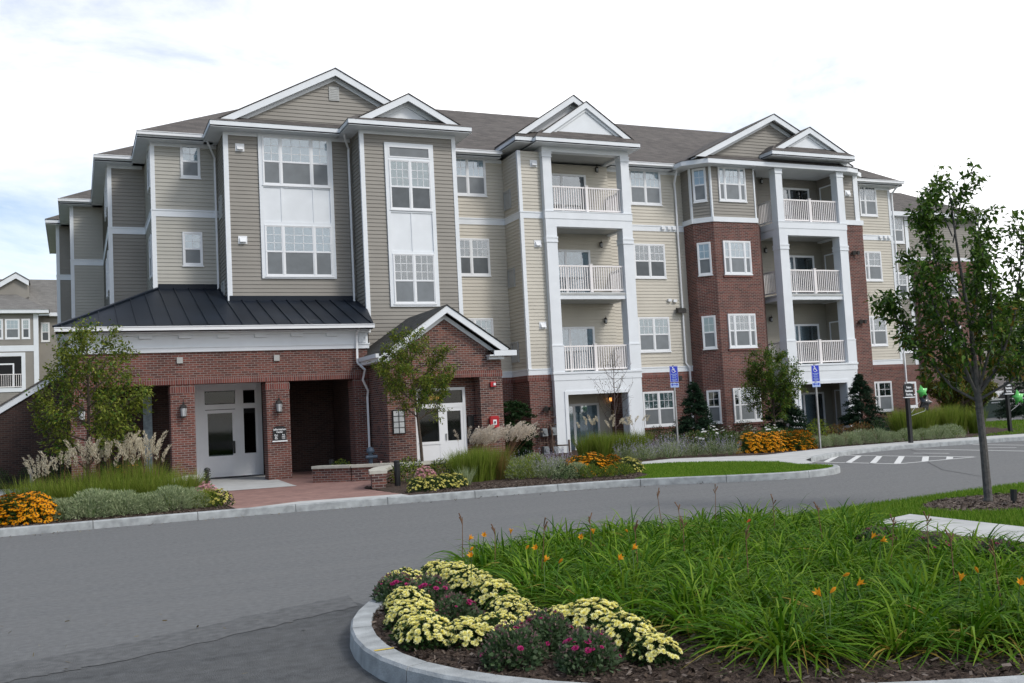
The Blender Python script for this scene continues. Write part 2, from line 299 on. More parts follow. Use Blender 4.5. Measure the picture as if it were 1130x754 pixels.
# beds (mulch), lawns, walks
def inset(pts, d):
    o = []
    for i, p in enumerate(pts):
        a = Vector(pts[max(0, i - 1)]); b = Vector(pts[min(len(pts) - 1, i + 1)]); t = (b - a).normalized(); o.append((p[0] - t.y * d, p[1] + t.x * d))
    return o
kl = smooth_line(KF); kin = inset(kl, .152)
def bumpy(name, poly, z, mat, step, amp, mound=0, seed=1):
    """mulch surface as a fine grid clipped to the polygon's outline"""
    xs = [p[0] for p in poly]; ys = [p[1] for p in poly]; rg = np.random.default_rng(seed)
    nx = int((max(xs) - min(xs)) / step) + 2; ny = int((max(ys) - min(ys)) / step) + 2
    PX, PY = np.array(xs), np.array(ys)
    def inside(x, y):
        c = np.zeros(x.shape, bool); j = len(PX) - 1
        for i in range(len(PX)):
            cond = ((PY[i] > y) != (PY[j] > y)); 
            with np.errstate(divide='ignore', invalid='ignore'): c ^= cond & (x < (PX[j] - PX[i]) * (y - PY[i]) / (PY[j] - PY[i] + 1e-12) + PX[i])
            j = i
        return c
    gx, gy = np.meshgrid(min(xs) + np.arange(nx) * step, min(ys) + np.arange(ny) * step, indexing='ij')
    ins = inside(gx, gy); gz = z + rg.normal(0, amp, gx.shape)
    q = ins[:-1, :-1] & ins[1:, :-1] & ins[:-1, 1:] & ins[1:, 1:]; ii, jj = np.nonzero(q); idx = np.arange(nx * ny).reshape(nx, ny)
    Q = np.stack([idx[ii, jj], idx[ii + 1, jj], idx[ii + 1, jj + 1], idx[ii, jj + 1]], 1)
    V = np.stack([gx + rg.normal(0, step * .2, gx.shape), gy + rg.normal(0, step * .2, gx.shape), gz], -1).reshape(-1, 3)
    used, inv = np.unique(Q, return_inverse=True)
    npobj(name, V[used], inv.reshape(-1, 4), np.zeros(len(Q)), [mat], kind='structure')
    return inside
i0 = max(i for i, p in enumerate(kin) if p[0] < 2.9); i1 = min(i for i, p in enumerate(kin) if p[0] > 6.5); i2 = min(i for i, p in enumerate(kin) if p[0] > 11.2)
bedL = kin[:i0 + 1] + [(2.9, 20.42), (2.95, 26.5), (2.0, 30.9), (-.6, 30.9), (-2.2, 27.5), (-30, 27.5)]
sheet('planting_bed', bedL, .11, soil); bumpy('mulch', [p for p in bedL if p[0] > -6] + [(-5.9, 27), (-5.9, 20.6)], .125, soil, .07, .012)
bedR = [(6.45, kin[i1][1])] + kin[i1:i2 + 1] + [(12.4, 20.3), (12.8, 21.6), (13.3, 23.0), (15.0, 25.2), (16.4, 25.6), (18.6, 24.0), (20.2, 24.55), (21.5, 25.0), (23.2, 25.1), (26, 24.8), (31, 24.2), (34, 26), (37.4, 30), (37.4, 36.4), (8.75, 36.4), (8.75, 27), (6.45, 24)]
sheet('planting_bed', bedR, .10, soil); bumpy('mulch', bedR, .118, soil, .1, .012, seed=4)
LAWN1 = kin[i2:] + [(16.6, 20.9), (16.1, 22.4), (15.2, 23.6), (14.3, 23.9), (13.4, 23.1), (12.85, 21.6), (12.4, 20.3)]
sheet('lawn', LAWN1, .12, grassbase)
sheet('pavement', [(13.3, 23.0), (14.3, 23.9), (15.2, 23.6), (16.1, 22.4), (16.6, 20.9), (16.3, 19.6), (16.9, 19.9), (17.5, 20.9), (18.2, 21.5), (19.5, 22.5), (21.2, 23.32), (23.2, 23.68), (24.7, 23.52), (26.3, 23.38), (27.7, 23.13), (32, 22.53), (40, 21.4), (40.2, 22.8), (32, 24.0), (27.7, 24.6), (24.5, 25.0), (22, 24.95), (20.2, 24.5), (18.6, 24.0), (16.4, 25.6), (15.0, 25.2)], .128, pave)
LAWN3 = [(27.7, 24.65), (32, 24.05), (40.2, 22.85), (44, 22.5), (46, 33), (38, 36), (33, 27)]
sheet('lawn', LAWN3, .11, grassbase)
# entrance walk: brick paving with a concrete apron, falling gently from the kerb to the porch
def slope_sheet(name, pts, mat, dz=0):
    zf = lambda y: .135 - (.135 - .02) * min(1, max(0, (y - 20.4) / 8.5))
    return obj(name, MB().poly(*[(x, y, zf(y) + dz) for x, y in pts]), mat, kind='structure')
slope_sheet('brick_path', [(2.9, 20.4), (6.45, 20.1), (6.45, 23.9), (8.8, 26.9), (8.8, 28.9), (2.95, 28.9)], paver)
obj('porch_floor', MB().poly((-.1, 28.9, .02), (8.75, 28.9, .02), (9.2, 34.35, .11), (-.1, 34.35, .11)), paver, kind='structure')
slope_sheet('concrete_strip', [(3.1, 20.42), (6.4, 20.13), (6.4, 20.75), (4.3, 21.1)], pave, .005)
obj('concrete_apron', MB().poly((3.46, 28.9, .026), (5.66, 28.9, .026), (5.75, 34.3, .116), (3.58, 34.3, .116)), pave, kind='structure')
slope_sheet('concrete_apron', [(3.46, 28.0), (5.6, 27.85), (5.66, 28.895), (3.46, 28.895)], pave, .006)
sheet('pavement', [(-14, 29), (-1.4, 29), (-1.2, 32), (-1.0, 44), (-14, 46)], .05, pave)
# near island: mulch bed, lawn, concrete pad
ikin = inset(ikl, .183)
n0 = min(i for i, p in enumerate(ikin) if p[1] < 11.45 and p[0] < 9)
BED = ikin[n0:] + [(14, 5.5), (9.9, 7.6), (9.2, 9.4), (8.7, 10.2), (8.4, 11.35)]
sheet('island_bed', BED, .09, soil)
ins_bed = bumpy('mulch', [p for p in BED if p[0] < 9.5], .125, soil, .035, .009, seed=9)
LAWN2 = [(8.3, 11.4), (9.5, 11.62), (10.9, 11.9), (12.3, 12.05), (14, 12.3), (18, 12.6), (26, 12.6), (26, 3), (14, 3.4), (14, 5.5), (10.2, 7.9), (9.2, 9.4), (8.7, 10.2)]
sheet('lawn', LAWN2, .06, grassbase)
obj('concrete_pad', MB().prism([(10.41, 10.38, .06), (9.25, 10.02, .06), (8.5, 8.0, .06), (8.3, 6.6, .06), (10.1, 6.3, .06)], (0, 0, .045)), pave, kind='structure')
ang = np.linspace(0, 2 * np.pi, 24, endpoint=False)
sheet('mulch_ring', [(12.6 + 1.55 * math.cos(a) * (1 + .06 * math.sin(5 * a)), 10.55 + 1.0 * math.sin(a) * (1 + .08 * math.sin(4 * a + 1))) for a in ang], .085, mulchG)
# painted parking markings
mk = MB(); Fz = .005
def stripe(a, b, wd=.11):
    a, b = Vector((a[0], a[1], Fz)), Vector((b[0], b[1], Fz)); d = (b - a).normalized(); s = Vector((-d.y, d.x, 0)) * wd / 2; mk.poly(a - s, b - s, b + s, a + s)
for a, b in [((18.38, 21.15), (20.55, 23.1)), ((18.44, 20.37), (20.67, 22.36)), ((18.52, 19.58), (20.85, 21.74)), ((18.66, 18.90), (20.91, 20.98)), ((19.55, 18.86), (20.95, 20.17)), ((20.38, 18.86), (21.15, 19.54))]: stripe(a, b, .16)
for a, b in [((18.3, 21.6), (18.62, 18.82)), ((18.62, 18.82), (21.25, 18.82)), ((20.6, 23.1), (21.25, 18.9)), ((23.6, 23.2), (23.54, 18.9)), ((25.9, 23.0), (25.9, 18.7)), ((28.4, 22.6), (28.4, 18.4)), ((31, 22.2), (31, 18.0)), ((33.6, 21.9), (33.6, 17.6)), ((22.04, 21.65), (22.24, 20.57)), ((24.6, 21.5), (24.8, 20.5))]: stripe(a, b)
obj('parking_markings', mk, paint, kind='structure')

# ---------------------------------------------------------------- main apartment building
BLD = thing('apartment_building', 'four storey beige and taupe apartment block over red brick with a metal roofed porch', 'building', (18, 36, 0))
def part(name, mb, mats, parent=BLD, **kw): return obj(name, mb, mats, parent, **kw)
ROW = .135
def siding(mb, F, u0, u1, z0, z1, clip=None, d0=0):
    z = z0
    while z < z1 - .004:
        e = min(z1, z + ROW); a, b = (u0, u1) if clip is None else clip(z + .001); c, d = (u0, u1) if clip is None else clip(e)
        if b - a > .02:
            mb.poly(F.p(a, d0 + .024, z), F.p(b, d0 + .024, z), F.p(d, d0 + .003, e), F.p(c, d0 + .003, e)); mb.poly(F.p(a, d0, z), F.p(b, d0, z), F.p(b, d0 + .024, z), F.p(a, d0 + .024, z))
        z = e
def front(x0, y): return FR((x0, y, 0))
def left(x, y1): return FR((x, y1, 0), (0, -1))        # wall facing left; u grows towards the road
yM, yR, yT, yC, yE1, yE2, yB, yD, yG, yH, yP, yDr, yGb, yBay, yC2, yR2 = 35.81, 36.04, 34.27, 34.02, 34.21, 32.95, 36.12, 39.59, 47.3, 51.9, 31.25, 34.25, 29.31, 34.7, 34.3, 36.53
TOP = 11.84; B2, T2_ = 3.13, 3.37; B4, T4 = 9.20, 9.46
sb, sgb, st, bk, tb, cb = MB(), MB(), MB(), MB(), MB(), MB()      # beige siding, taupe siding, brick, bands, corner boards
def mass(mb, x0, x1, y0, y1, z0, z1): mb.box(x0, x1, y0 + .001, y1, z0, z1)
# masses
mass(sgb, 2.59, 9, yB, 46, 3.3, TOP); mass(sgb, -.02, 3, yG, 56, 0, TOP); mass(sb, 12.6, 24.6, 36.05, 49, 3.2, TOP); mass(sb, 12.6, 16.9, yM, 37, 3.2, TOP); mass(sb, 15.83, 16.77, yT, 36.1, 3.2, TOP); mass(sb, 33.2, 36.9, yR2, 48, 3.1, TOP)
mass(sb, 24.4, 33.3, 36.05, 49, 0, TOP)
mass(st, 4.82, 9.3, yE1, 45, 3.4, TOP); mass(st, 9.24, 12.72, yE2, 45, 3.2, TOP); mass(st, 1.3, 6, yD, 50, 0, TOP); mass(st, -.65, 3, yH, 60, 0, TOP)
mass(bk, 9.24, 12.72, yE2 - .02, 40, 0, 3.2); mass(bk, 12.6, 16.77, yM - .03, 40, 0, B2); mass(bk, 15.80, 16.80, yT - .03, 36.1, 0, B2); mass(bk, 16.77, 24.6, yR - .03, 40, 0, B2); mass(bk, 33.2, 36.93, yR2 - .03, 47.9, 0, B2)
# siding rows on every face in view
siding(sgb, front(0, yB), 2.59, 4.9, 3.4, TOP); siding(sgb, left(2.59, yD), 0, yD - yB, 3.4, TOP); siding(sgb, front(0, yG), -.02, 1.4, 0, TOP); siding(sgb, left(-.02, yH), 0, yH - yG, 0, TOP)
siding(sb, front(0, yM), 12.72, 15.83, T2_, TOP); siding(sb, left(15.83, yM), 0, yM - yT, T2_, TOP); siding(sb, front(0, yT), 15.83, 16.8, T2_, TOP)
siding(sb, front(0, yR), 16.77, 24.5, T2_, TOP); siding(sb, front(0, yR2), 33.2, 36.9, T2_ + .02, TOP)
siding(st, front(0, yE1), 4.82, 9.24, 5.75, TOP); siding(st, left(4.82, yB), 0, yB - yE1, 5.4, TOP); siding(st, front(0, yE2), 9.24, 12.72, 3.3, TOP); siding(st, left(9.24, yE1), 0, yE1 - yE2, 5.0, TOP)
siding(st, front(0, yD), 1.3, 2.59, 0, TOP); siding(st, left(1.3, yG), 0, yG - yD, 0, TOP); siding(st, front(0, yH), -.65, .1, 0, TOP); siding(st, left(-.65, 60), 0, 60 - yH, 0, TOP)
# bay: brick below, taupe above; splayed corners
BX0, BX1 = 24.42, 27.98; bp_ = [(BX0, 36.04), (BX0, 35.33), (25.05, yBay), (27.35, yBay), (BX1, 35.33), (BX1, 36.04)]
bk.prism([(x, y, 0) for x, y in bp_], (0, 0, 9.43)); st.prism([(x + (.02 if i in (0, 1) else -.02 if i in (4, 5) else 0), y + .03, 9.43) for i, (x, y) in enumerate(bp_)], (0, 0, TOP - 9.43))
CHF = FR((BX0, 35.33, 0), (1, -1)); CHL = math.hypot(.63, .63)
for F, u0, u1 in ((left(BX0 + .02, 36.04), 0, .69), (FR((BX0 + .01, 35.36, 0), (1, -1)), 0, CHL), (front(0, yBay + .03), 25.05, 27.35)): siding(st, F, u0, u1, 9.64, TOP)
for F, u0, u1 in ((left(BX0, 36.04), 0, .75), (CHF, -.02, CHL + .02), (front(0, yBay), 25.02, 27.38)):
    tb.cut(); tb.fb(F, u0, u1, -.05, .05, 9.43, 9.64)
    bk.fb(F, u0, u1, -.05, .012, 9.18, 9.40)
# strip right of the second balcony tower
bk.box(31.96, 33.28, yBay, 40, 0, 9.5); tb.cut(); tb.box(31.9, 33.33, yBay - .05, 40, 9.5, 9.72); mass(st, 31.98, 33.2, yBay + .06, 40, 9.7, TOP); siding(st, front(0, yBay + .06), 32.0, 33.15, 9.72, TOP); bk.fb(front(0, yBay), 31.96, 33.29, -.05, .012, 9.22, 9.47)
cb.cut(); cb.fb(front(0, yBay + .06), 32.94, 33.2, -.02, .05, 9.72, TOP); siding(sb, left(31.98, 36.04), 0, 1.28, 0, 3.1)
# back walls of the second balcony tower (shaded grey-beige)
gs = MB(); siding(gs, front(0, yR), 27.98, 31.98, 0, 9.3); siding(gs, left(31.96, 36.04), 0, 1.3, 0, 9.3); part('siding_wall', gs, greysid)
siding(st, front(0, yR), 27.9, 31.98, 9.4, TOP); siding(st, left(31.96, 36.04), 0, 1.3, 9.5, TOP)
part('siding_wall', sgb, greybeige, label='grey beige horizontal vinyl siding'); part('siding_wall', sb, beige, label='beige horizontal vinyl siding'); part('siding_wall', st, taupe, label='taupe horizontal vinyl siding')
# bands between storeys
def band(F, u0, u1, z0, z1, d=.035):
    tb.cut()
    tb.fb(F, u0, u1, -.01, d, z0, z1); tb.fb(F, u0, u1, -.01, d + .02, z1 - .05, z1 + .002)
for F, u0, u1 in ((front(0, yB), 2.59, 4.82), (left(2.59, yD), 0, yD - yB), (front(0, yD), 1.3, 2.59), (left(1.3, yG), 0, yG - yD), (front(0, yG), -.02, 1.3), (left(-.02, yH), 0, yH - yG), (front(0, yH), -.65, -.02), (left(-.65, 60), 0, 8), (front(0, yM), 12.72, 15.83), (left(15.83, yM), 0, yM - yT + .035), (front(0, yT), 15.8, 16.8), (front(0, yR), 20.6, 24.42), (front(0, yR2), 33.28, 36.9)):
    band(F, u0, u1, B4, T4)
    if F.o.y < 37 and u0 > 10 or (F.o.x > 15 and F.o.x < 16): band(F, u0, u1, B2, T2_, .045)
part('trim_band', tb, white)
# soldier courses at the top of the ground storey brick
so_ = MB()
for F, u0, u1, z1 in ((front(0, yM), 12.72, 15.8, B2), (left(15.8, yM), 0, yM - yT + .03, B2), (front(0, yT), 15.8, 16.8, B2), (front(0, yR), 20.6, 24.42, B2), (front(0, yR2), 33.28, 36.93, B2)): so_.cut(); so_.fb(F, u0, u1, 0, .042, z1 - .22, z1 - .003)
part('soldier_course', so_, soldier)
part('brick_wall', bk, brick)
# corner boards
for F, u, wd, z0 in ((front(0, yB), 2.55, .15, 3.4), (front(0, yE1), 4.78, .16, 5.2), (front(0, yE2), 9.20, .15, 4.9), (front(0, yE2), 12.60, .15, 5.0), (front(0, yD), 1.26, .15, 3), (front(0, yG), -.06, .15, 3), (front(0, yH), -.69, .15, 3), (front(0, yT), 15.79, .14, T2_), (front(0, yR2), 36.78, .15, T2_), (front(0, yBay + .03), 25.02, .07, 9.64), (front(0, yBay + .03), 27.28, .07, 9.64)): cb.cut(); cb.fb(F, u, u + wd, -.05, .036, z0, TOP)
for F, u, z0 in ((left(2.59, yD), yD - yB - .1, 3.4), (left(4.82, yB), yB - yE1 - .12, 5.2), (left(9.24, yE1), yE1 - yE2 - .1, 4.9), (left(1.3, yG), yG - yD - .1, 3), (left(-.02, yH), yH - yG - .1, 3), (left(15.83, yM), yM - yT - .1, T2_)): cb.cut(); cb.fb(F, u, u + .13, -.05, .034, z0, TOP)
cb.cut(); cb.fb(left(BX0 + .02, 36.04), .60, .70, -.02, .03, 9.64, TOP); cb.cut(); cb.fb(FR((BX0 + .01, 35.36, 0), (1, -1)), .0, .06, -.02, .03, 9.64, TOP); cb.cut(); cb.fb(FR((BX0 + .01, 35.36, 0), (1, -1)), CHL - .06, CHL + .01, -.02, .032, 9.64, TOP)
# frieze boards under the eaves
for F, u0, u1 in ((front(0, yB), 2.59, 4.8), (front(0, yE1), 4.94, 9.2), (front(0, yE2), 9.34, 12.6), (front(0, yM), 12.75, 15.8), (front(0, yR), 20.65, 24.4), (front(0, yR2), 33.2, 36.78), (front(0, yD), 1.4, 2.5)): cb.cut(); cb.fb(F, u0, u1, -.02, .03, TOP - .14, TOP)
part('corner_board', cb, white)

# eaves: soffit boxes, fascia, gutters
ev = MB(); gut = MB()
def eave(x0, x1, yf, yw, z=12.03, h=.2, hw=.05): ev.cut(); ev.box(x0, x1, yf, yw, z - h, z - h + hw); ev.box(x0, x1, yf, yf + .04, z - h - .01, z); ev.box(x0, x0 + .04, yf + .04, yw, z - h - .01, z); ev.box(x1 - .04, x1, yf + .04, yw, z - h - .01, z)
def gutter(a, b): gut.cut(); gut.beam(a, b, .13, .12); gut.beam((a[0], a[1] - .012, a[2] + .10), (b[0], b[1] - .012, b[2] + .10), .15, .022)
eave(2.12, 4.7, 35.62, 40); eave(.82, 3, 39.1, 48); eave(-.5, 3, 46.8, 53); eave(-1.13, 3, 51.4, 60); eave(4.30, 8.74, 33.66, 36); eave(8.69, 13.21, 32.40, 36.2); eave(12.8, 15.6, 35.35, 37); eave(15.55, 16.42, 33.8, 37, 12.27); eave(16.28, 20.90, 33.5, 36.6, 12.22); eave(20.7, 23.95, 35.58, 37); eave(33.7, 37.3, 36.03, 48)
pb = [(23.77, 36.2), (23.77, 34.95), (24.6, 34.15), (32.2, 34.15), (32.9, 34.3), (33.6, 35.2), (33.6, 36.6)]
ev.cut(); ev.prism([(x, y, 11.83) for x, y in pb], (0, 0, .19)); eave(27.70, 32.3, 33.80, 36.3, 12.45)
part('eaves', ev, white)
for a, b in (((2.1, 35.56, 11.93), (4.42, 35.56, 11.93)), ((.8, 39.04, 11.93), (2.2, 39.04, 11.93)), ((-.52, 46.74, 11.93), (.9, 46.74, 11.93)), ((13.1, 35.29, 11.93), (15.62, 35.29, 11.93)), ((20.85, 35.52, 11.93), (23.8, 35.52, 11.93)), ((33.72, 35.97, 11.93), (37.36, 35.97, 11.93)), ((-.5, 30.69, 4.69), (8.81, 30.69, 4.69))): gutter(a, b)
part('gutter', gut, vinyl)

# roofs
rf = MB(); ze, zr, yr_ = 12.05, 15.9, 42.3
rf.poly((9.0, 35.4, ze), (24, 35.5, ze + .02), (33.4, 35.9, ze + .1), (37.35, 36.0, ze), (32.6, yr_, zr), (9.0, yr_, zr)); rf.poly((37.35, 36.0, ze), (37.35, 48.5, ze), (32.6, yr_, zr)); rf.poly((9, yr_, zr), (32.6, yr_, zr), (37.35, 48.5, ze), (2, 49, ze))
def hipcorner(x, y, run=6.85):
    k = (zr - ze) / run; rf.poly((x, y, ze), (x + 14, y, ze), (x + 14, y + run, zr), (x + run, y + run, zr)); rf.poly((x, y, ze), (x + run, y + run, zr), (x, y + 14, ze))
rf.poly((2.1, 35.56, ze), (9.2, 35.4, ze), (9.2, yr_, zr), (8.9, yr_, zr)); rf.poly((2.1, 35.56, ze), (8.9, yr_, zr), (2.1, 49, ze))
for x, y, rn in ((.8, 39.05, 6.6), (-.52, 46.75, 4.0), (-1.15, 51.35, 2.6)):
    zt = ze + .56 * rn; rf.poly((x, y, ze), (x + 8, y, ze), (x + 8, y + rn, zt), (x + rn, y + rn, zt)); rf.poly((x, y, ze), (x + rn, y + rn, zt), (x + rn, y + 9, zt), (x, y + 9, ze))
# gables and pediments
rk, tym, tsd = MB(), MB(), MB()
def gable(xa, xb, zb, xm, za, yr, yw, yb, side=None, pent=None, wb=.24, panel=True):
    """rake boards at yr, gable wall at yw, roof running back to yb; pent = (front y, front z, x0, x1) of the skirt roof"""
    rk.cut(); tym.cut(); tsd.cut(); sl_ = (za - zb) / (xm - xa); sr = (za - zb) / (xb - xm)
    for x0, s in ((xa, sl_), (xb, -sr)):
        rk.prism([(x0, yr, zb), (xm, yr, za), (xm, yr, za - wb), (x0 + (wb / s if abs(wb / s) < 1.2 else 0), yr, zb)], (0, .07, 0))
        rk.prism([(x0, yr + .072, zb - .03), (xm, yr + .072, za - .03), (xm, yr + .072, za - .07), (x0, yr + .072, zb - .07)], (0, yw - yr - .074, 0))      # soffit under the overhang
        rk.prism([(x0 + .18 / abs(s) * (1 if s > 0 else -1), yw - .05, zb), (xm, yw - .05, za - .18), (xm, yw - .05, za - .36), (x0 + .36 / abs(s) * (1 if s > 0 else -1), yw - .05, zb)], (0, .048, 0))
        rf.prism([(x0 - .05 * (1 if s > 0 else -1), yr - .03, zb - .0), (xm, yr - .03, za + .015), (xm, yr - .03, za + .04), (x0 - .05 * (1 if s > 0 else -1), yr - .03, zb + .025)], (0, yb - yr + .03, 0))
    if side is not None:
        F = front(0, yw); cl = lambda z: (xa + max(0, (z - zb)) / sl_ , xb - max(0, (z - zb)) / sr); siding(side, F, xa, xb, zb - .02, za - .1, cl)
        side.prism([(xa, yw + .002, zb - .05), (xb, yw + .002, zb - .05), (xm, yw + .002, za - .05)], (0, .1, 0))
    else: tym.prism([(xa + .1, yw, zb - .05), (xb - .1, yw, zb - .05), (xm, yw, za - .05)], (0, .1, 0))
    if pent:
        yf, zf, x0, x1 = pent; zw = zb + .23; rf.poly((x0, yf - .02, zf), (x1, yf - .02, zf), (x1 - .45, yw + .02, zw), (x0 + .45, yw + .02, zw)); rf.poly((x0, yf - .02, zf), (x0 + .45, yw + .02, zw), (x0 + .45, yb, zw), (x0, yb, zf)); rf.poly((x1, yf - .02, zf), (x1, yb, zf), (x1 - .45, yb, zw), (x1 - .45, yw + .02, zw))
gable(4.57, 12.85, 12.12, 8.70, 14.27, 33.9, 34.21, 39.5, tsd, (33.66, 12.035, 4.28, 12.9))
gable(9.07, 12.85, 12.12, 10.95, 13.12, 32.6, 32.95, 36.5, None, (32.40, 12.035, 8.67, 13.23))
gable(15.72, 20.72, 12.42, 18.22, 14.09, 33.9, 34.27, 39, None, (33.8, 12.275, 15.53, 20.9))
gable(16.56, 20.72, 12.38, 18.66, 13.81, 33.7, 33.84, 38.5, None, (33.5, 12.225, 16.26, 20.92))
gable(24.10, 32.6, 12.12, 28.34, 14.22, 34.3, 34.7, 40, tsd, (34.15, 12.03, 24.5, 32.3))
rf.poly((23.75, 34.93, 12.035), (24.62, 34.13, 12.035), (24.95, 34.7, 12.34), (24.45, 35.5, 12.34)); rf.poly((23.75, 36.2, 12.035), (23.75, 34.93, 12.035), (24.45, 35.5, 12.34), (24.45, 36.4, 12.34))
gable(27.96, 32.08, 12.58, 30.02, 13.66, 34.0, 34.2, 38.5, None, (33.80, 12.455, 27.68, 32.32))
rk.prism([(32.6, 34.28, 11.82), (33.65, 34.9, 11.82), (33.65, 36, 11.82), (32.6, 36, 11.82)], (0, 0, .2)); rf.poly((32.2, 34.15, 12.03), (32.95, 34.25, 12.03), (33.7, 35.1, 12.03), (33.7, 37, 12.03), (31, 38, 13.4))
part('shingle_roof', rf, shingle, label='weathered grey brown shingle roof'); part('gable_siding', tsd, taupe); part('rake_board', rk, white); part('pediment_panel', tym, white)
gv = MB(); gv.fb(front(0, yE1), 8.50, 8.87, 0, .05, 13.19, 13.70)
for k in range(7): gv.hexa([(8.54, yE1 - .06, 13.235 + k * .062), (8.83, yE1 - .06, 13.235 + k * .062), (8.83, yE1 - .045, 13.25 + k * .062), (8.54, yE1 - .045, 13.25 + k * .062), (8.54, yE1 - .05, 13.27 + k * .062), (8.83, yE1 - .05, 13.27 + k * .062), (8.83, yE1 - .04, 13.275 + k * .062), (8.54, yE1 - .04, 13.275 + k * .062)])
part('gable_vent', gv, louv)
# ---------------------------------------------------------------- windows
def window(F, u0, u1, z0, z1, units, kind='W', low=None, parent=BLD, cas=.055, split=.5, rows=2, mid=True):
    """units: list of (relative width, columns of panes); each a double-hung sash with a grille in the upper half"""
    fr, gl, scn, bl = MB(), MB(), MB(), MB()
    fr.ring(F, u0, u1, .0, .062, z0, z1, cas); bl.fb(F, u0 + .01, u1 - .01, .022, .026, z0 + .01, z1 - .01)
    fr.fb(F, u0 - .03, u1 + .03, .0, .07, z0 - .035, z0 + .002)
    tot = sum(a for a, b in units); a = u0 + cas; span = u1 - u0 - 2 * cas
    for i, (wd, cols) in enumerate(units):
        b = a + span * wd / tot; c, d = a + (0 if i == 0 else .03), b - (0 if i == len(units) - 1 else .03)
        if i: fr.fb(F, a - .03, a + .03, .0, .06, z0 + cas, z1 - cas)
        zm = z0 + cas + (z1 - z0 - 2 * cas) * split
        fr.ring(F, c, d, .026, .050, zm, z1 - cas, .032); fr.ring(F, c, d, .026, .044, z0 + cas, zm, .032, .045)
        fr.fb(F, c, d, .026, .054, zm - .025, zm + .025)
        gl.fb(F, c + .03, d - .03, .036, .039, zm + .02, z1 - cas - .03); scn.fb(F, c + .03, d - .03, .034, .037, z0 + cas + .03, zm - .02)
        for k in range(1, cols): x = c + .032 + (d - c - .064) * k / cols; fr.fb(F, x - .009, x + .009, .030, .041, zm + .02, z1 - cas - .03)
        for k in range(1, rows): zz_ = zm + .025 + (z1 - cas - .03 - zm - .025) * k / rows; fr.fb(F, c + .03, d - .03, .030, .041, zz_ - .009, zz_ + .009)
        a = b
    k0 = int(abs(u0 * 7.3 + z0 * 13.1 + F.o.x * 3)) % 5; kind = kind if k0 != 2 or kind == 'D' else ('G' if kind == 'W' else 'D')
    o = obj('window', fr, vinyl, parent)
    obj('blind', bl, {'W': blindW, 'G': blindG, 'D': blindD}[kind], o); obj('pane', gl, glass, o)
    obj('insect_screen', scn, low or (screen, screenB, screenD, screen, screenB)[k0], o)
    return o
Z = {4: (10.34, 11.87), 3: (7.16, 8.64), 2: (4.01, 5.49), 1: (.86, 2.33)}
FB_, FE1, FE2, FM, FT, FRt, FBy, FR2 = front(0, yB), front(0, yE1), front(0, yE2), front(0, yM), front(0, yT), front(0, yR), front(0, yBay + .03), front(0, yR2)
window(FB_, 3.56, 4.23, 10.60, 11.80, [(1, 2)], 'W', rows=2); window(FB_, 3.56, 4.23, 7.47, 8.67, [(1, 2)], 'W')
for k in (4, 3, 2): window(FM, 13.53, 15.08, Z[k][0], Z[k][1], [(1, 3), (1, 3)], 'W' if k == 4 else 'G')
for k in (4, 3, 2, 1): window(FR((0, yR - (.03 if k == 1 else 0), 0)), 21.80, 23.36, Z[k][0], Z[k][1], [(1, 3), (1, 3)], 'W' if k == 4 else 'G')
for k in (4, 3, 2, 1):
    dY = 0 if k == 4 else -.03
    window(FR((0, yBay + .03 + dY, 0)), 25.44, 26.86, Z[k][0], Z[k][1] - .03, [(.42, 1), (1.2, 3), (.42, 1)], 'W' if k > 2 else 'D')
    window(FR((BX0 + (.01 if k == 4 else 0), 35.36 + dY, 0), (1, -1)), .13, .71, Z[k][0], Z[k][1] - .07, [(1, 2)], 'W' if k > 1 else 'D')
    window(FR((0, yR2 - (.03 if k == 1 else 0), 0)), 34.95, 36.03, Z[k][0] + .04, Z[k][1], [(1, 2), (2.2, 3)] if k == 4 else [(.25, 1), (1, 2)], 'W' if k > 2 else 'G')
# sills under windows set in brick
sl2 = MB()
for F, u0, u1, z in ((FR((0, yR - .03, 0)), 21.72, 23.44, Z[1][0]), (FR((0, yBay, 0)), 25.38, 26.92, Z[1][0]), (FR((0, yBay, 0)), 25.38, 26.92, Z[2][0]), (FR((0, yBay, 0)), 25.38, 26.92, Z[3][0]), (FR((0, yR2 - .03, 0)), 34.9, 36.1, Z[1][0])): sl2.cut(); sl2.fb(F, u0, u1, 0, .05, z - .12, z - .038)
part('brick_sill', sl2, soldier)
# tall white-panelled window stacks of the entrance wings
pn = MB()
pn.fb(FE1, 5.94, 8.52, .0, .034, 6.76, 11.84); pn.ring(FE1, 5.94, 8.52, .034, .075, 6.76, 11.84, .13, .06)
for u in (6.70, 7.81): pn.fb(FE1, u - .035, u + .035, .034, .055, 8.72, 9.98)
pn.fb(FE1, 6.07, 8.39, .034, .066, 8.62, 8.74); pn.fb(FE1, 6.07, 8.39, .034, .066, 9.94, 10.04)
pn.fb(FE2, 10.07, 11.87, .0, .034, 5.62, 11.43); pn.ring(FE2, 10.07, 11.87, .034, .075, 5.62, 11.43, .14, .10); pn.fb(FE2, 10.94, 11.00, .034, .055, 7.52, 9.0)
pn.fb(FE2, 10.21, 11.73, .034, .066, 7.47, 7.57); pn.fb(FE2, 10.21, 11.73, .034, .066, 8.94, 9.05); pn.fb(FE2, 10.21, 11.73, .034, .07, 10.80, 10.92)
part('window_panel', pn, white)
def off(F, d): return FR(tuple(F.o + F.n * d), (F.t.x, F.t.y))
for z0, z1 in ((6.84, 8.62), (10.02, 11.74)): window(off(FE1, .036), 6.07, 8.39, z0, z1, [(.62, 2), (1.12, 3), (.62, 2)], 'W', rows=3, cas=.03, split=.48)
for z0, z1, k in ((5.72, 7.48, 'D'), (9.04, 10.82, 'W')): window(off(FE2, .036), 10.21, 11.73, z0, z1, [(1, 3), (1, 3)], k, rows=3, cas=.03, split=.46)
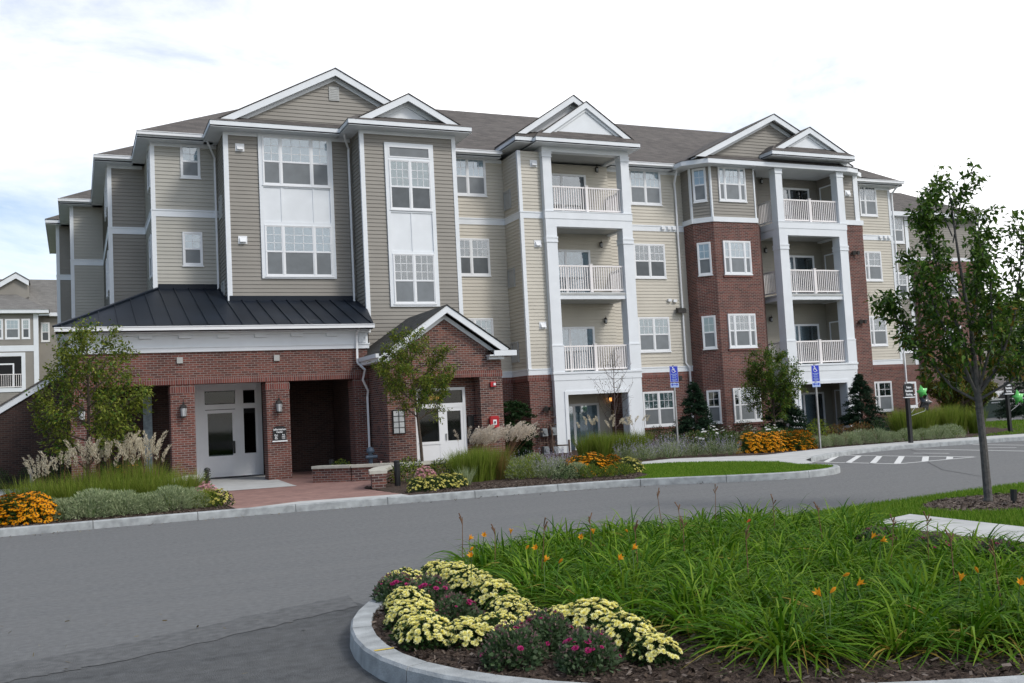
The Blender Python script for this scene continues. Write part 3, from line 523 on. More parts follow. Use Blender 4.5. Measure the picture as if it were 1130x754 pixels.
tw = MB(); tw.ring(off(FE2, .036), 10.21, 11.73, 0, .05, 10.9, 11.30, .04); o = part('transom_window', tw, vinyl); obj('pane', MB().fb(off(FE2, .036), 10.25, 11.69, .02, .024, 10.94, 11.26), screen, o)
# side windows on the left-facing walls
for F, u, k in ((left(2.59, yD), 2.2, 4), (left(2.59, yD), 2.2, 3), (left(1.3, yG), 4.5, 4), (left(1.3, yG), 6.4, 3), (left(1.3, yG), 4.5, 3), (left(1.3, yG), 6.4, 4)): window(F, u, u + .9, Z[k][0], Z[k][1], [(1, 2)], 'W')

# ---------------------------------------------------------------- vents, downspouts
vt = MB()
for z in (6.64, 9.75):
    for F, u in ((left(15.83, yM), .12),): vt.cut(); vt.ring(F, u, u + .62, 0, .06, z, z + .75, .06); vt.fb(F, u + .06, u + .56, 0, .03, z + .06, z + .69)
vt.cut(); vt.ring(left(15.83, yM), .12, .74, 0, .06, 3.7, 4.5, .06); vt.fb(left(15.83, yM), .18, .68, 0, .03, 3.76, 4.44)
for z in (6.0, 9.0): vt.cut(); vt.ring(left(4.82, yB), .5, 1.1, 0, .06, z, z + .8, .06); vt.fb(left(4.82, yB), .56, 1.04, 0, .03, z + .06, z + .74)
part('louvred_vent', vt, louv)
for F, u, z in ((FE1, 5.18, 11.15), (FE1, 5.18, 7.95), (FT, 16.33, 8.07), (FT, 16.33, 11.22), (FT, 16.36, 4.9), (front(0, yBay + .06), 32.45, 10.85)):
    m = MB(); m.fb(F, u, u + .30, 0, .035, z, z + .27); m.prism([F.p(u + .05, .035, z + .22), F.p(u + .05, .035, z + .05), F.p(u + .05, .14, z + .05)], F.t * .20); part('dryer_vent', m, vinyl)
ds = MB()
def dspout(pts): ds.cut(); ds.tube(pts, .045, 4)
dspout([(4.42, 35.55, 11.95), (4.45, 35.6, 11.78), (4.72, 36.0, 11.35), (4.72, 36.06, 11.2), (4.72, 36.06, 6.3)])
dspout([(8.82, 33.6, 11.95), (8.86, 33.66, 11.75), (9.1, 34.08, 11.45), (9.1, 34.1, 11.2), (9.1, 34.1, 5.95)])
dspout([(23.95, 35.5, 11.95), (23.95, 35.6, 11.75), (24.0, 35.9, 11.3), (24.05, 35.95, 11.0), (24.05, 35.95, 3.5), (24.2, 35.9, 3.25), (24.2, 35.92, 3.1), (24.2, 35.92, .2)])
dspout([(8.33, 30.75, 4.72), (8.33, 31.1, 4.5), (8.33, 31.12, 3.72), (8.33, 31.1, 3.6), (8.45, 30.7, 3.35), (8.42, 30.9, 3.05), (8.62, 31.05, 2.7), (8.62, 31.15, 2.5), (8.62, 31.15, .25)])
dspout([(37.05, 36.0, 11.9), (36.95, 36.4, 11.5), (36.99, 36.45, 11.2), (36.99, 36.45, .2)])
part('downspout', ds, vinyl)
jb = MB()
for F, u, z in ((FRt, 23.25, 9.28), (FRt, 23.55, 9.28), (FRt, 23.8, 9.28), (FR2, 36.0, 9.28), (FR2, 36.3, 9.28), (FR2, 36.55, 9.28), (FRt, 23.35, 6.15), (FRt, 23.62, 6.12), (FR2, 36.2, 6.1), (FR2, 36.5, 6.1)): jb.cut(); jb.fb(F, u, u + .16, .03, .12, z, z + .12)
part('conduit_box', jb, vinyl)
bvent = MB()
for u in (23.3, 23.62): bvent.cut(); bvent.fb(FR((0, yR - .03, 0)), u, u + .2, 0, .05, 2.78, 2.95)
part('brick_vent', bvent, bronze)

# ---------------------------------------------------------------- balcony towers
def railing(F, u0, u1, zb, zt, post=True, bal=.105):
    m = MB(); m.fb(F, u0, u1, -.03, .03, zt - .06, zt); m.fb(F, u0, u1, -.025, .025, zb, zb + .06); n = max(2, round((u1 - u0) / bal))
    for k in range(n):
        x = u0 + (k + .5) * (u1 - u0) / n
        m.fb(F, x - .018, x + .018, -.018, .018, zb + .06, zt - .06)
    if post: c = (u0 + u1) / 2; m.fb(F, c - .06, c + .06, -.06, .06, zb - .06, zt + .03); m.fb(F, c - .075, c + .075, -.075, .075, zt + .03, zt + .055)
    return m
def column(m, x0, x1, y0, y1, z0, z1, cap=None, base=None):
    m.box(x0, x1, y0, y1, z0, z1)
    e = .03
    if cap: 
        a, b = cap; m.box(x0 - e, x1 + e, y0 - e, y1 + e, b - .06, b); m.box(x0 - .016, x1 + .016, y0 - .016, y1 + .016, a, b - .06); m.box(x0 - e, x1 + e, y0 - e, y1 + e, a - .03, a)
    if base: m.box(x0 - .02, x1 + .02, y0 - .02, y1 + .02, base[0], base[1]); m.box(x0 - .035, x1 + .035, y0 - .035, y1 + .035, base[1], base[1] + .05)
def sidebeam(m, x, y0, y1, z0, z1, t=.2): m.box(x, x + t, y0, y1, z0, z1)
def tower(xl, xr, y, yb, ins, colw, zcap, closed_right, dx0, dx1, dback, topw):
    """one stack of balconies: xl..xr outer width, y front plane, yb wall behind"""
    m = MB(); d = .40
    for x0, x1 in ((xl, xl + topw), (xr - topw, xr)): m.cut(); column(m, x0, x1, y, y + d, 9.45, 11.82, (11.62, 11.80))
    for x0, x1 in ((xl, xl + colw), (xr - colw, xr)): m.cut(); column(m, x0, x1, y, y + .46, 3.17, 8.86, (8.27, 8.46), (3.18, 4.20))
    part('column', m, white)
    b = MB(); b.box(xl, xr, y, y + .34, 11.82, 12.06); sidebeam(b, xl, y + .34, yb, 11.84, 12.06); sidebeam(b, xr - .2, y + .34, yb, 11.84, 12.06)
    b.cut()
    for z0, z1 in ((8.86, 9.17), (9.17, 9.455)):
        o = .02 if z1 > 9.2 else 0; b.box(xl - o, xr + o, y - o, y + .3, z0 + .001, z1); sidebeam(b, xl - o, y + .3, yb, z0 + .001, z1); sidebeam(b, xr - .2 + o, y + .3, yb, z0 + .001, z1)
    b.box(xl - .035, xr + .035, y - .035, y + .3, 9.44, 9.475)
    b.cut(); b.box(xl + colw, xr - colw, y + .06, y + .3, 6.03, 6.29); sidebeam(b, xl + .05, y + .46, yb, 6.03, 6.29); sidebeam(b, xr - .25, y + .46, yb, 6.03, 6.29)
    # ground storey surround
    b.cut(); b.box(xl - .02, xr + .02, y - .02, y + .3, 2.88, 3.165); b.box(xl - .05, xr + .05, y - .05, y + .3, 3.12, 3.20); b.box(xl, xr, y, y + .3, 2.36, 2.88); sidebeam(b, xl, y + .3, yb, 2.36, 3.165); sidebeam(b, xr - .2, y + .3, yb, 2.36, 3.165)
    for x0, x1 in ((xl, xl + colw + .08), (xr - colw - .22, xr)): b.box(x0, x1, y + .002, y + .46, 0, 2.36)
    b.ring(FR((0, y, 0)), xl + colw - .06, xr - colw - .06, 0, .03, 0, 2.46, .14, 0)
    part('balcony_surround', b, white)
    s = MB(); c2 = MB()
    for z in (9.455, 6.295, 3.17): s.cut(); s.box(xl + .02, xr - .02, y + .03, yb, z - .10, z - .02)
    for z in (8.95, 6.06, 2.75, 11.95): c2.cut(); c2.box(xl + .2, xr - .2, y + .3, yb, z - .02, z + .02)
    part('balcony_floor', s, pave); part('balcony_ceiling', c2, louv)
    F = FR((0, y + .16, 0))
    for zb, zt, cw in ((9.54, 10.50, topw), (6.37, 7.37, colw), (3.26, 4.22, colw)):
        part('balcony_railing', railing(F, xl + cw, xr - cw, zb, zt), rail_m)
        FL = FR((xl + .10, yb, 0), (0, -1)); part('balcony_railing', railing(FL, 0, yb - y - .44, zb, zt, False), rail_m)
        if not closed_right: FRr = FR((xr - .10, y + .44, 0), (0, 1)); part('balcony_railing', railing(FRr, 0, yb - y - .44, zb, zt, False), rail_m)
    for z0, z1 in ((9.46, 11.42), (6.30, 8.27), (3.18, 5.10), (.05, 1.97)):
        Fd = FR((0, dback, 0)); fm = MB(); fm.ring(Fd, dx0, dx1, .0, .07, z0, z1, .09, .04); md = dx0 + (dx1 - dx0) * .32; fm.fb(Fd, md - .05, md + .05, .02, .06, z0, z1)
        o = part('sliding_door', fm, vinyl); obj('pane', MB().fb(Fd, dx0 + .05, dx1 - .05, .045, .049, z0 + .04, z1 - .05), glass, o); obj('curtain', MB().fb(Fd, dx0 + .04, dx1 - .04, .024, .028, z0 + .02, z1 - .04), curtain if z0 < 9 else blindD, o)
tower(16.76, 20.62, yC, 36.0, 0, .46, 0, False, 17.9, 19.57, yM, .37)
tower(28.17, 31.97, yC2, 36.04, 0, .46, 0, True, 29.75, 31.45, yR, .36)
siding(gs := MB(), front(0, yM), 16.77, 20.62, 0, TOP); gs.box(16.75, 20.62, yM + .002, yR + .1, 0, TOP); part('siding_wall', gs, beige, label='beige siding at the back of the balconies')
bq = MB(); bq.box(20.16, 20.40, yC + .46, yM, 0, 2.36); part('brick_wall', bq, brick)
# white framed closet doors on the inner right wall of the right balconies
for z0 in (9.46, 6.30, 3.18, .05):
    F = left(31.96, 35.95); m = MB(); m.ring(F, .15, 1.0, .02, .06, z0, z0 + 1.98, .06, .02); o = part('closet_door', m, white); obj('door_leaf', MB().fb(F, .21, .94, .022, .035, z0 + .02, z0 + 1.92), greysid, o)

# ---------------------------------------------------------------- entrance porch (brick arcade, white frieze, metal roof)
pr_ = MB(); FP = front(0, yP)
pr_.box(-.12, 8.70, yP, yP + .55, 3.30, 4.10)
piers = [(-.12, .52), (2.615, 3.31), (5.43, 6.15), (8.20, 8.70)]
for x0, x1 in piers: pr_.box(x0, x1, yP + .012, yP + .66, 0, 3.105)
pr_.box(-.12, .45, yP + .56, 34.5, 3.3, 4.1); pr_.box(8.3, 8.70, yP + .56, 34, 0, 4.1)
pr_.box(-.118, .40, 33.6, 34.24, 0, 3.3)
part('porch_brickwork', pr_, brick)
sp = MB(); sp.box(-.135, 8.715, yP - .012, yP + .55, 3.105, 3.30)
for x0, x1 in piers: sp.cut(); sp.box(x0 - .012, x1 + .012, yP, yP + .68, 2.84, 3.04)
part('soldier_course', sp, soldier)
bw = MB(); bw.box(-.1, 3.60, yDr, yDr + .3, 0, 3.29); bw.box(5.775, 9.23, yDr, yDr + .3, 0, 3.29); bw.box(3.60, 5.775, yDr + .25, yDr + .4, 0, 3.29); bw.box(5.79, 6.05, 33.5, yDr, 0, 3.29); bw.box(8.19, 8.296, yP + .67, 34, 0, 3.29); part('brick_wall', bw, brickD)  # porch interior shade painted in by the darker brick
cl = MB(); cl.box(.46, 8.29, yP + .56, 34.2, 3.305, 3.36); part('porch_ceiling', cl, white)
fz_ = MB(); FL_ = left(-.12, 40)
def frz(a, b, z0, z1, o): fz_.box(-.12 - o, 8.70 + o, yP - o, yP + .5, z0, z1); fz_.box(-.12 - o, .3, yP + .5, 40, z0, z1)
frz(0, 0, 4.10, 4.66, .03); frz(0, 0, 4.075, 4.24, .06); frz(0, 0, 4.20, 4.245, .085); frz(0, 0, 4.58, 4.70, .12); fz_.box(-.47, 8.79, 30.76, yP - .12, 4.66, 4.72); fz_.box(-.47, -.12, 30.76, 40, 4.66, 4.72); fz_.box(-.47, 8.79, 30.76, 30.79, 4.66, 4.80)
fz_.ring(FP, 8.42, 8.68, .03, .06, 4.27, 4.56, .05)
u = .65
while u < 8.1: fz_.fb(FP, u, u + .36, .03, .13, 4.485, 4.58); u += 1.118
part('porch_frieze', fz_, white)
mr2 = MB(); pz = lambda y: 4.815 + .345 * (y - 30.75)
mr2.poly((-.49, 30.70, 4.81), (8.81, 30.70, 4.81), (9.23, 32.94, pz(32.94)), (9.23, 34.20, pz(34.2)), (4.81, 34.20, pz(34.2)), (4.81, 36.11, pz(36.11)), (2.74, 36.11, pz(36.11)))
mr2.poly((-.49, 30.70, 4.81), (2.74, 36.11, pz(36.11)), (2.58, 36.11, pz(36.11)), (2.58, 42, pz(36.11)), (-.49, 42, 4.81))
mr2.box(-.49, 8.81, 30.70, 30.76, 4.75, 4.81)
x = -.3
while x < 9.1:
    y0 = 30.70 + max(0, (x - 8.81) / .42 * 2.2); yt = 34.19 if x > 4.81 else 36.1
    if x < 2.74: yt = 30.70 + (x + .49) / (2.74 + .49) * 5.41
    if yt - y0 > .2: mr2.beam((x, y0, pz(y0)), (x, yt - .02, pz(yt - .02)), .026, .045)
    x += .503
mr2.beam((-.49, 30.70, 4.82), (2.72, 36.08, pz(36.08) + .005), .12, .05); mr2.box(4.83, 9.2, 34.17, 34.22, pz(34.2) - .02, pz(34.2) + .16); mr2.box(2.72, 4.78, 36.06, 36.115, pz(36.1) - .02, pz(36.1) + .16)
part('metal_roof', mr2, metalroof)
wb_ = MB()
for u in (2.82, 5.70): wb_.cut(); wb_.fb(FP, u, u + .17, 0, .07, 3.74, 3.92)
part('outlet_box', wb_, louv)
# front entrance: double frame, door, sidelight, transoms
FD = front(0, yDr - .01); ef = MB(); ef.fb(FD, 3.60, 5.775, -.12, .0, .1, 3.29)
ef.ring(FD, 3.60, 5.775, 0, .05, .11, 3.29, .15, .02); ef.fb(FD, 3.60, 5.775, 0, .045, 2.36, 2.53); ef.fb(FD, 3.60, 3.90, 0, .052, .11, 3.02); ef.fb(FD, 4.91, 5.175, 0, .048, .11, 3.035); ef.fb(FD, 5.56, 5.775, 0, .04, .11, 3.035)
ef.fb(FD, 5.175, 5.56, 0, .03, .13, .84); ef.ring(FD, 5.20, 5.53, .03, .045, .2, .76, .05)
fe = part('entrance_frame', ef, doorw); obj('pane', MB().fb(FD, 3.94, 4.89, .012, .016, 2.55, 2.95).fb(FD, 5.175, 5.56, .012, .016, 2.55, 2.92).fb(FD, 5.175, 5.53, .012, .016, .86, 2.19), glassD, fe)
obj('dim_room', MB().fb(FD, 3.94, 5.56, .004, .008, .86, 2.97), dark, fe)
df = MB(); df.ring(FD, 3.90, 4.91, .0, .06, .13, 2.34, .11, .69); df.ring(FD, 4.03, 4.78, .06, .072, .24, .74, .05); dr = part('entrance_door', df, doorw)
obj('pane', MB().fb(FD, 4.01, 4.80, .02, .024, .82, 2.24), glassD, dr); obj('handle', MB().fb(FD, 4.80, 4.865, .06, .12, .88, 1.29), black, dr)
lw_ = MB(); lw_.fb(front(0, yDr), 2.01, 2.28, 0, .06, .2, 2.9); lw_.fb(front(0, yDr), .9, 1.5, 0, .05, 1.44, 1.52); part('door_frame', lw_, curtain)  # white frame deep in the porch; its shade is put into this blue-grey colour
obj('door_mat', MB().box(3.75, 5.7, 33.5, 34.15, .116, .128), pm('dark_mat', (.045, .05, .06), .9, .2, 30), None, label='dark grey door mat in front of the white entrance door', cat='door mat')

# ---------------------------------------------------------------- small gabled side entrance
gb = MB(); gx0, gx1, gxm, gza = 8.72, 12.57, 10.66, 4.98; gze = 3.45
FG = front(0, yGb)
gb.prism([(gx0, yGb, 3.14), (gx1, yGb, 3.14), (gx1, yGb, gze), (gxm, yGb, gza), (gx0, yGb, gze)], (0, .4, 0)); gb.box(8.72, 9.60, yGb, yGb + .9, 0, 3.14); gb.box(11.80, gx1, yGb, yGb + .9, 0, 3.14)
gb.box(gx0, gx0 + .3, yGb + .9, 31.9, 0, gze); gb.box(gx0, gx0 + .3, yGb + .4, yGb + .9, 3.14, gze); gb.box(gx1 - .3, gx1, yGb + .9, yE2, 0, gze + .02); gb.box(gx1 - .3, gx1, yGb + .4, yGb + .9, 3.14, gze + .02); gb.box(9.6, 11.8, yGb + .55, yGb + .85, 2.68, 3.14); gb.box(11.48, 11.8, yGb + .55, yGb + .85, 0, 2.68); gb.box(9.60, 9.78, yGb + .55, yGb + .85, 0, 2.68)
part('porch_brickwork', gb, brickB)
sg = MB(); sg.fb(FG, 8.70, 12.59, -.1, .014, 2.94, 3.14); part('soldier_course', sg, soldier)
gr = MB(); gw = MB(); gp = .36 
zq = lambda x: 5.19 - abs(x - 10.68) * .685
for x0, s in ((8.50, 1), (12.70, -1)):
    gw.prism([(x0, yGb - .34, zq(x0)), (10.68, yGb - .34, 5.19), (10.68, yGb - .34, 4.97), (x0, yGb - .34, zq(x0) - .22)], (0, .08, 0)); gw.prism([(x0, yGb - .26, zq(x0) - .05), (10.68, yGb - .26, 5.14), (10.68, yGb - .26, 5.08), (x0, yGb - .26, zq(x0) - .11)], (0, .27, 0)); gw.prism([(x0 + .12 * s, yGb - .03, zq(x0) - .16), (10.68, yGb - .03, 4.95), (10.68, yGb - .03, 4.80), (x0 + .12 * s, yGb - .03, zq(x0) - .30)], (0, .028, 0))
    gr.prism([(x0 - .07 * s, yGb - .37, zq(x0) - .02), (10.68, yGb - .37, 5.20), (10.68, yGb - .37, 5.23), (x0 - .07 * s, yGb - .37, zq(x0) + .01)], (0, 3.95, 0))
gw.box(12.05, 12.95, yGb - .34, yGb + 3, 3.58, 3.62); gw.box(12.20, 12.98, yGb - .36, yGb - .30, 3.58, 3.75); gw.box(12.93, 12.98, yGb - .30, 32.9, 3.58, 3.75); gw.box(12.08, 12.6, yGb - .2, yGb - .01, 3.48, 3.58)
gr.poly((12.05, yGb - .36, 3.755), (12.98, yGb - .36, 3.755), (12.98, 32.9, 3.755), (12.05, 32.9, 4.0)); gw.box(8.40, 8.72, yGb - .34, 31.2, 3.50, 3.66); gw.box(8.32, 8.42, yGb - .36, 31.15, 3.62, 3.74)
part('porch_roof', gr, shingleD); part('rake_board', gw, white)
FGr = front(0, yGb + .55); dfm = MB(); dfm.ring(FGr, 9.78, 11.48, -.1, .02, .12, 2.66, .09, .03); dfm.fb(FGr, 9.85, 11.45, -.1, .015, 2.02, 2.16); dfm.fb(FGr, 10.55, 10.74, -.1, .018, .1, 2.05); dfm.fb(FGr, 9.85, 10.6, -.1, .008, .1, .90); dfm.fb(FGr, 9.85, 10.6, -.1, .03, .88, .97)
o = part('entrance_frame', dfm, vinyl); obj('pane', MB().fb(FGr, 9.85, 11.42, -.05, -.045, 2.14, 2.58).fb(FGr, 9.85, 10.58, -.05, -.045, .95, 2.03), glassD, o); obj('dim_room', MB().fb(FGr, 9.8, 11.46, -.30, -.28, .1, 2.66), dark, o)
gd = MB(); gd.ring(FGr, 10.72, 11.42, -.08, .005, .12, 2.03, .12, .85); o = part('entrance_door', gd, vinyl); obj('pane', MB().fb(FGr, 10.82, 11.32, -.05, -.046, .95, 1.93), glassD, o); obj('handle', MB().fb(FGr, 10.76, 10.80, .005, .05, 1.0, 1.2), grey_m, o)
al = MB(); al.fb(FGr, 10.32, 10.72, -.18, -.10, 2.28, 2.42); part('ceiling_lamp', al, amberM)
# ---------------------------------------------------------------- neighbouring buildings
far = thing('apartment_building', 'distant taupe apartment block with a white balcony at the far left', 'building', (-8, 93, 0))
def fpart(n, m, mat, par, **k): return obj(n, m, mat, par, **k)
yf = 93.0; FF = front(0, yf); shingleF = brickmat('pale_grey_shingle', (.20, .195, .185), (.15, .147, .14), (.14, .137, .13), .33, .10, .5, .9, .008, 0, .5); fw, ft, frf, frl = MB(), MB(), MB(), MB()  # paler, greyer shingle for the distant roof
fw.box(-40, -2.75, yf, yf + 14, 0, 12.35); fw.box(-2.75, 6, yf + 2.6, yf + 14, 0, 12.35); siding(fw, FF, -14, -2.75, 0, 12.3)
ft.box(-41, -1.9, yf - .5, yf + 1, 12.2, 12.5); ft.box(-1.9, 6, yf + 2.0, yf + 3, 12.2, 12.5); ft.fb(FF, -3.1, -2.72, -.05, .06, 0, 12.2); ft.fb(FF, -14, -3.1, 0, .058, 9.0, 9.5)
ft.ring(FF, -8.6, -3.75, .0, .08, 5.6, 8.9, .3, .35); 
dk = MB().fb(FF, -8.3, -4.05, .0, .05, 5.9, 8.55)  # flat dark panel on the wall; its colour stands for the recess's shade
frf.poly((-41, yf - .55, 12.5), (-1.85, yf - .55, 12.5), (-4.6, yf + 3.2, 14.3), (-4.6, yf + 6, 16.0), (-41, yf + 6, 16.0)); frf.poly((-1.85, yf - .55, 12.5), (-1.85, yf + 4, 12.5), (-4.6, yf + 3.2, 14.3)); frf.poly((-4.6, yf + 3, 14.25), (-1.9, yf + 2, 12.5), (8, yf + 2, 12.5), (8, yf + 6, 15.85), (-4.6, yf + 6, 16.0))

yg_ = yf + 3.0
for P_ in ([(-12, 11.3), (-4.5, 16.05), (-4.5, 15.6), (-12, 10.85)], [(-4.5, 16.05), (-3.5, 15.42), (-3.5, 14.97), (-4.5, 15.6)]): ft.prism([(x, yg_ - .35, z) for x, z in P_], (0, .12, 0))
for P_ in ([(-12, 11.32), (-4.5, 16.07), (-4.5, 16.16), (-12, 11.42)], [(-4.5, 16.07), (-3.45, 15.41), (-3.45, 15.5), (-4.5, 16.16)]): frf.prism([(x, yg_ - .4, z) for x, z in P_], (0, 6, 0))
fw.prism([(-12, yg_, 11.2), (-4.5, yg_, 16.0), (-3.5, yg_, 15.36), (-3.5, yg_, 14.0), (-12, yg_, 11)], (0, .3, 0)); ft.prism([(-12, yg_ - .2, 11.2), (-4.5, yg_ - .2, 15.98), (-3.5, yg_ - .2, 15.36), (-3.5, yg_ - .2, 15.28), (-4.5, yg_ - .2, 15.9), (-12, yg_ - .2, 11.1)], (0, .19, 0))
fpart('siding_wall', fw, taupe, far); fpart('trim_band', ft, white, far); fpart('shingle_roof', frf, shingleF, far); fpart('recess_shade', dk, dark, far)
rl = railing(FR((0, yf - .12, 0)), -8.3, -4.05, 6.0, 7.1, False, .16); fpart('balcony_railing', rl, rail_m, far)
fdd = MB().ring(FF, -6.2, -4.6, .05, .09, 5.95, 8.0, .12); fpart('sliding_door', fdd, vinyl, far)
for a, b in ((-6.2, -5.4), (-5.25, -4.15), (-4.0, -3.35)): window(FF, a, b, 10.05, 11.75, [(1, 3)], 'W', parent=far, cas=.1)
window(front(0, yf + 2.6), -2.6, -1.9, 10.0, 11.7, [(1, 2)], 'W', parent=far, cas=.1)
# brick annex at the left end of the main building
ann = thing('brick_annex', 'low dark brick annex with a white edged sloping roof left of the entrance porch', 'annex', (-2, 38, 0)); am = MB(); za_ = lambda x: 2.62 + (x + 2.33) * .62
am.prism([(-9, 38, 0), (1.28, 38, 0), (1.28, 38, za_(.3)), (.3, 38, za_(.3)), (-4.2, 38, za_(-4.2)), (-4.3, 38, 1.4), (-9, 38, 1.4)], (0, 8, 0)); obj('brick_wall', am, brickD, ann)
obj('rake_board', MB().prism([(-5.2, 37.9, za_(-5.2) - .02), (.3, 37.9, za_(.3)), (.3, 37.9, za_(.3) + .24), (-5.2, 37.9, za_(-5.2) + .22)], (0, .1, 0)), white, ann)
obj('shingle_roof', MB().prism([(-5.25, 37.85, za_(-5.25) + .22), (.3, 37.85, za_(.3) + .24), (1.28, 37.85, za_(.3) + .1), (1.28, 37.85, za_(.3) + .14), (.3, 37.85, za_(.3) + .3), (-5.25, 37.85, za_(-5.25) + .28)], (0, 8, 0)), shingle, ann)
# wing beyond the right end
wg = thing('apartment_building', 'taupe and brick wing with a hipped roof half hidden behind the young street tree', 'building', (45, 43, 0)); wy = 42.8; wf = front(0, wy)
wm, wbk, wt, wr = MB(), MB(), MB(), MB(); wm.box(37, 50, wy + .01, 52, 0, 12.0); siding(wm, wf, 37, 50, 3.3, 12.0); wbk.box(44.6, 49.2, wy - .35, 45, 0, 9.3); wbk.box(37, 50, wy - .04, 45, 0, 3.3)
wt.box(36.6, 50.5, wy - .5, 44, 11.85, 12.1); wt.fb(wf, 44.2, 44.45, -.02, .05, 3.3, 11.9); wt.fb(wf, 37, 50, 0, .05, 9.3, 9.55)
wr.poly((36, wy - .5, 12.1), (50.5, wy - .5, 12.1), (46.4, wy + 2.2, 13.9), (41, wy + 2.2, 13.9)); wr.poly((50.5, wy - .5, 12.1), (50.5, 52, 12.1), (46.4, wy + 2.2, 13.9)); wr.poly((41, wy + 2.2, 13.9), (46.4, wy + 2.2, 13.9), (50.5, 52, 12.1), (38, 52, 12.1))
obj('siding_wall', wm, taupe, wg); obj('brick_wall', wbk, brick, wg); obj('trim_band', wt, white, wg); obj('shingle_roof', wr, shingle, wg)
for k in (4, 3, 2, 1): window(wf, 43.0, 44.1, Z[k][0], Z[k][1], [(1, 3)], 'W', parent=wg, cas=.09)
for k in (3, 2, 1): window(FR((0, wy - .35, 0)), 46.2, 47.6, Z[k][0], Z[k][1], [(1, 2), (1, 2)], 'W', parent=wg, cas=.09)
# low garage, parked car, utility cabinet on the far right
gg = thing('garage', 'low grey roofed garage far behind the street tree trunk', 'garage', (77, 62, 0)); gm = MB(); gm.box(67.5, 86, 62, 72, 0, 1.25); obj('wall', gm, greysid, gg)
obj('shingle_roof', MB().poly((67.2, 61.6, 1.2), (86.5, 61.6, 1.2), (85, 66, 3.0), (68.7, 66, 3.0)).poly((85, 66, 3.0), (68.7, 66, 3.0), (67.2, 72.5, 1.2), (86.5, 72.5, 1.2)).poly((67.2, 61.6, 1.2), (68.7, 66, 3.0), (67.2, 72.5, 1.2)), shingle, gg); obj('fascia', MB().box(67.2, 86.5, 61.5, 61.6, 1.05, 1.24), white, gg)
cab = thing('utility_cabinet', 'dark green utility cabinet on the grass behind the tree trunk', 'utility box', (49.0, 42.2, 0)); greenp = pm('dark_green_enamel', (.015, .045, .035), .4, .1, 3)
obj('cabinet_body', MB().box(47.3, 50.8, 42.2, 43.3, 0, 1.0), greenp, cab); obj('lid', MB().hexa([(47.25, 42.12, 1.0), (50.85, 42.12, 1.0), (50.85, 43.35, 1.0), (47.25, 43.35, 1.0), (47.3, 42.2, 1.03), (50.8, 42.2, 1.03), (50.8, 43.3, 1.12), (47.3, 43.3, 1.12)]), greenp, cab); obj('label_plate', MB().box(49.3, 50.0, 42.18, 42.2, .84, .90), paperM, cab)
car = thing('parked_car', 'silver car parked behind the green cabinet, only its roof and windows showing', 'car', (54.3, 46, 0)); silver = pm('silver_paint', (.55, .56, .57), .25, .03, 3, spec=.6)
prof = [(-2.2, .35), (-2.25, .75), (-1.9, .92), (-1.15, 1.0), (-.45, 1.42), (.55, 1.47), (1.35, 1.38), (1.95, 1.0), (2.2, .92), (2.25, .4)]
cm = MB(); cm.prism([(54.3 + x, 45.2, z + .05) for x, z in prof], (0, 1.7, 0)); obj('body', cm, silver, car)
obj('side_window', MB().prism([(54.3 + x, 45.17, z + .05) for x, z in [(-1.0, 1.0), (-.4, 1.36), (.5, 1.40), (1.2, 1.33), (1.65, 1.0)]], (0, .02, 0)), dark, car)
for x in (-1.4, 1.4):
    t = obj('wheel', MB().tube([(54.3 + x, 45.15, .33), (54.3 + x, 45.4, .33)], .33, 16), black, car); obj('rim', MB().tube([(54.3 + x, 45.13, .33), (54.3 + x, 45.16, .33)], .2, 12), grey_m, t)

# ---------------------------------------------------------------- planter walls, bollards
def wallpath(name, pts, wd, h, label, rnd=True):
    t = thing(name, label, 'planter wall', (pts[0][0], pts[0][1], 0)); b, c = MB(), MB()
    for a, e in zip(pts[:-1], pts[1:]): b.beam((a[0], a[1], 0), (e[0], e[1], 0), wd, h); c.beam((a[0], a[1], h), (e[0], e[1], h), wd + .1, .075)
    obj('brickwork', b, brickB, t); obj('capstone', c, cap_m, t); return t
def arc(cx, cy, r, a0, a1, n=7): return [(cx + r * math.cos(R_(a0 + (a1 - a0) * i / n)), cy + r * math.sin(R_(a0 + (a1 - a0) * i / n))) for i in range(n + 1)]
wallpath('planter_wall', [(6.4, 29.1), (7.3, 28.2), (8.3, 27.6), (9.4, 27.2), (10.6, 27.1)], .32, .42, 'low curved brick planter wall with a pale capstone at the foot of the downspout')
wallpath('planter_wall', [(6.62, 23.22), (6.78, 23.9), (7.2, 24.9), (7.9, 25.7), (8.8, 26.2)], .32, .46, 'short brick planter wall end with a pale capstone beside the brick path')
wallpath('planter_wall', [(2.95, 29.2), (2.75, 28.2), (2.1, 27.3), (1.1, 26.8), (0.0, 26.7)], .32, .40, 'low brick planter wall showing its pale capstone through the tall green grass')
def bollard(loc, label, fins=True):
    t = thing('bollard_light', label, 'bollard', loc); m = MB(); m.lathe(loc, [(.07, 0), (.075, .02), (.058, .06), (.058, .40), (.075, .42), (.075, .46), (.058, .48)] if fins else [(.075, 0), (.075, .55), (.07, .57)], 14); obj('post', m, black, t)
    h = MB()
    if fins:
        for k in range(3): h.lathe((loc[0], loc[1], loc[2] + .48 + k * .055), [(.045, 0), (.045, .025), (.085, .03), (.08, .05)], 14)
        h.lathe((loc[0], loc[1], loc[2] + .645), [(.05, 0), (.08, .015), (.06, .06), (.01, .08)], 14)
    else: h.lathe((loc[0], loc[1], loc[2] + .57), [(.077, 0), (.077, .05), (.04, .07)], 14)
    obj('lamp_head', h, black, t); return t
bollard((2.86, 24.8, .10), 'black finned bollard light beside the pink flowering sedum'); bollard((7.14, 23.40, .11), 'plain round black bollard beside the short planter wall end', False); bollard((7.0, 29.6, 0), 'black bollard half hidden behind the curved planter wall', False)
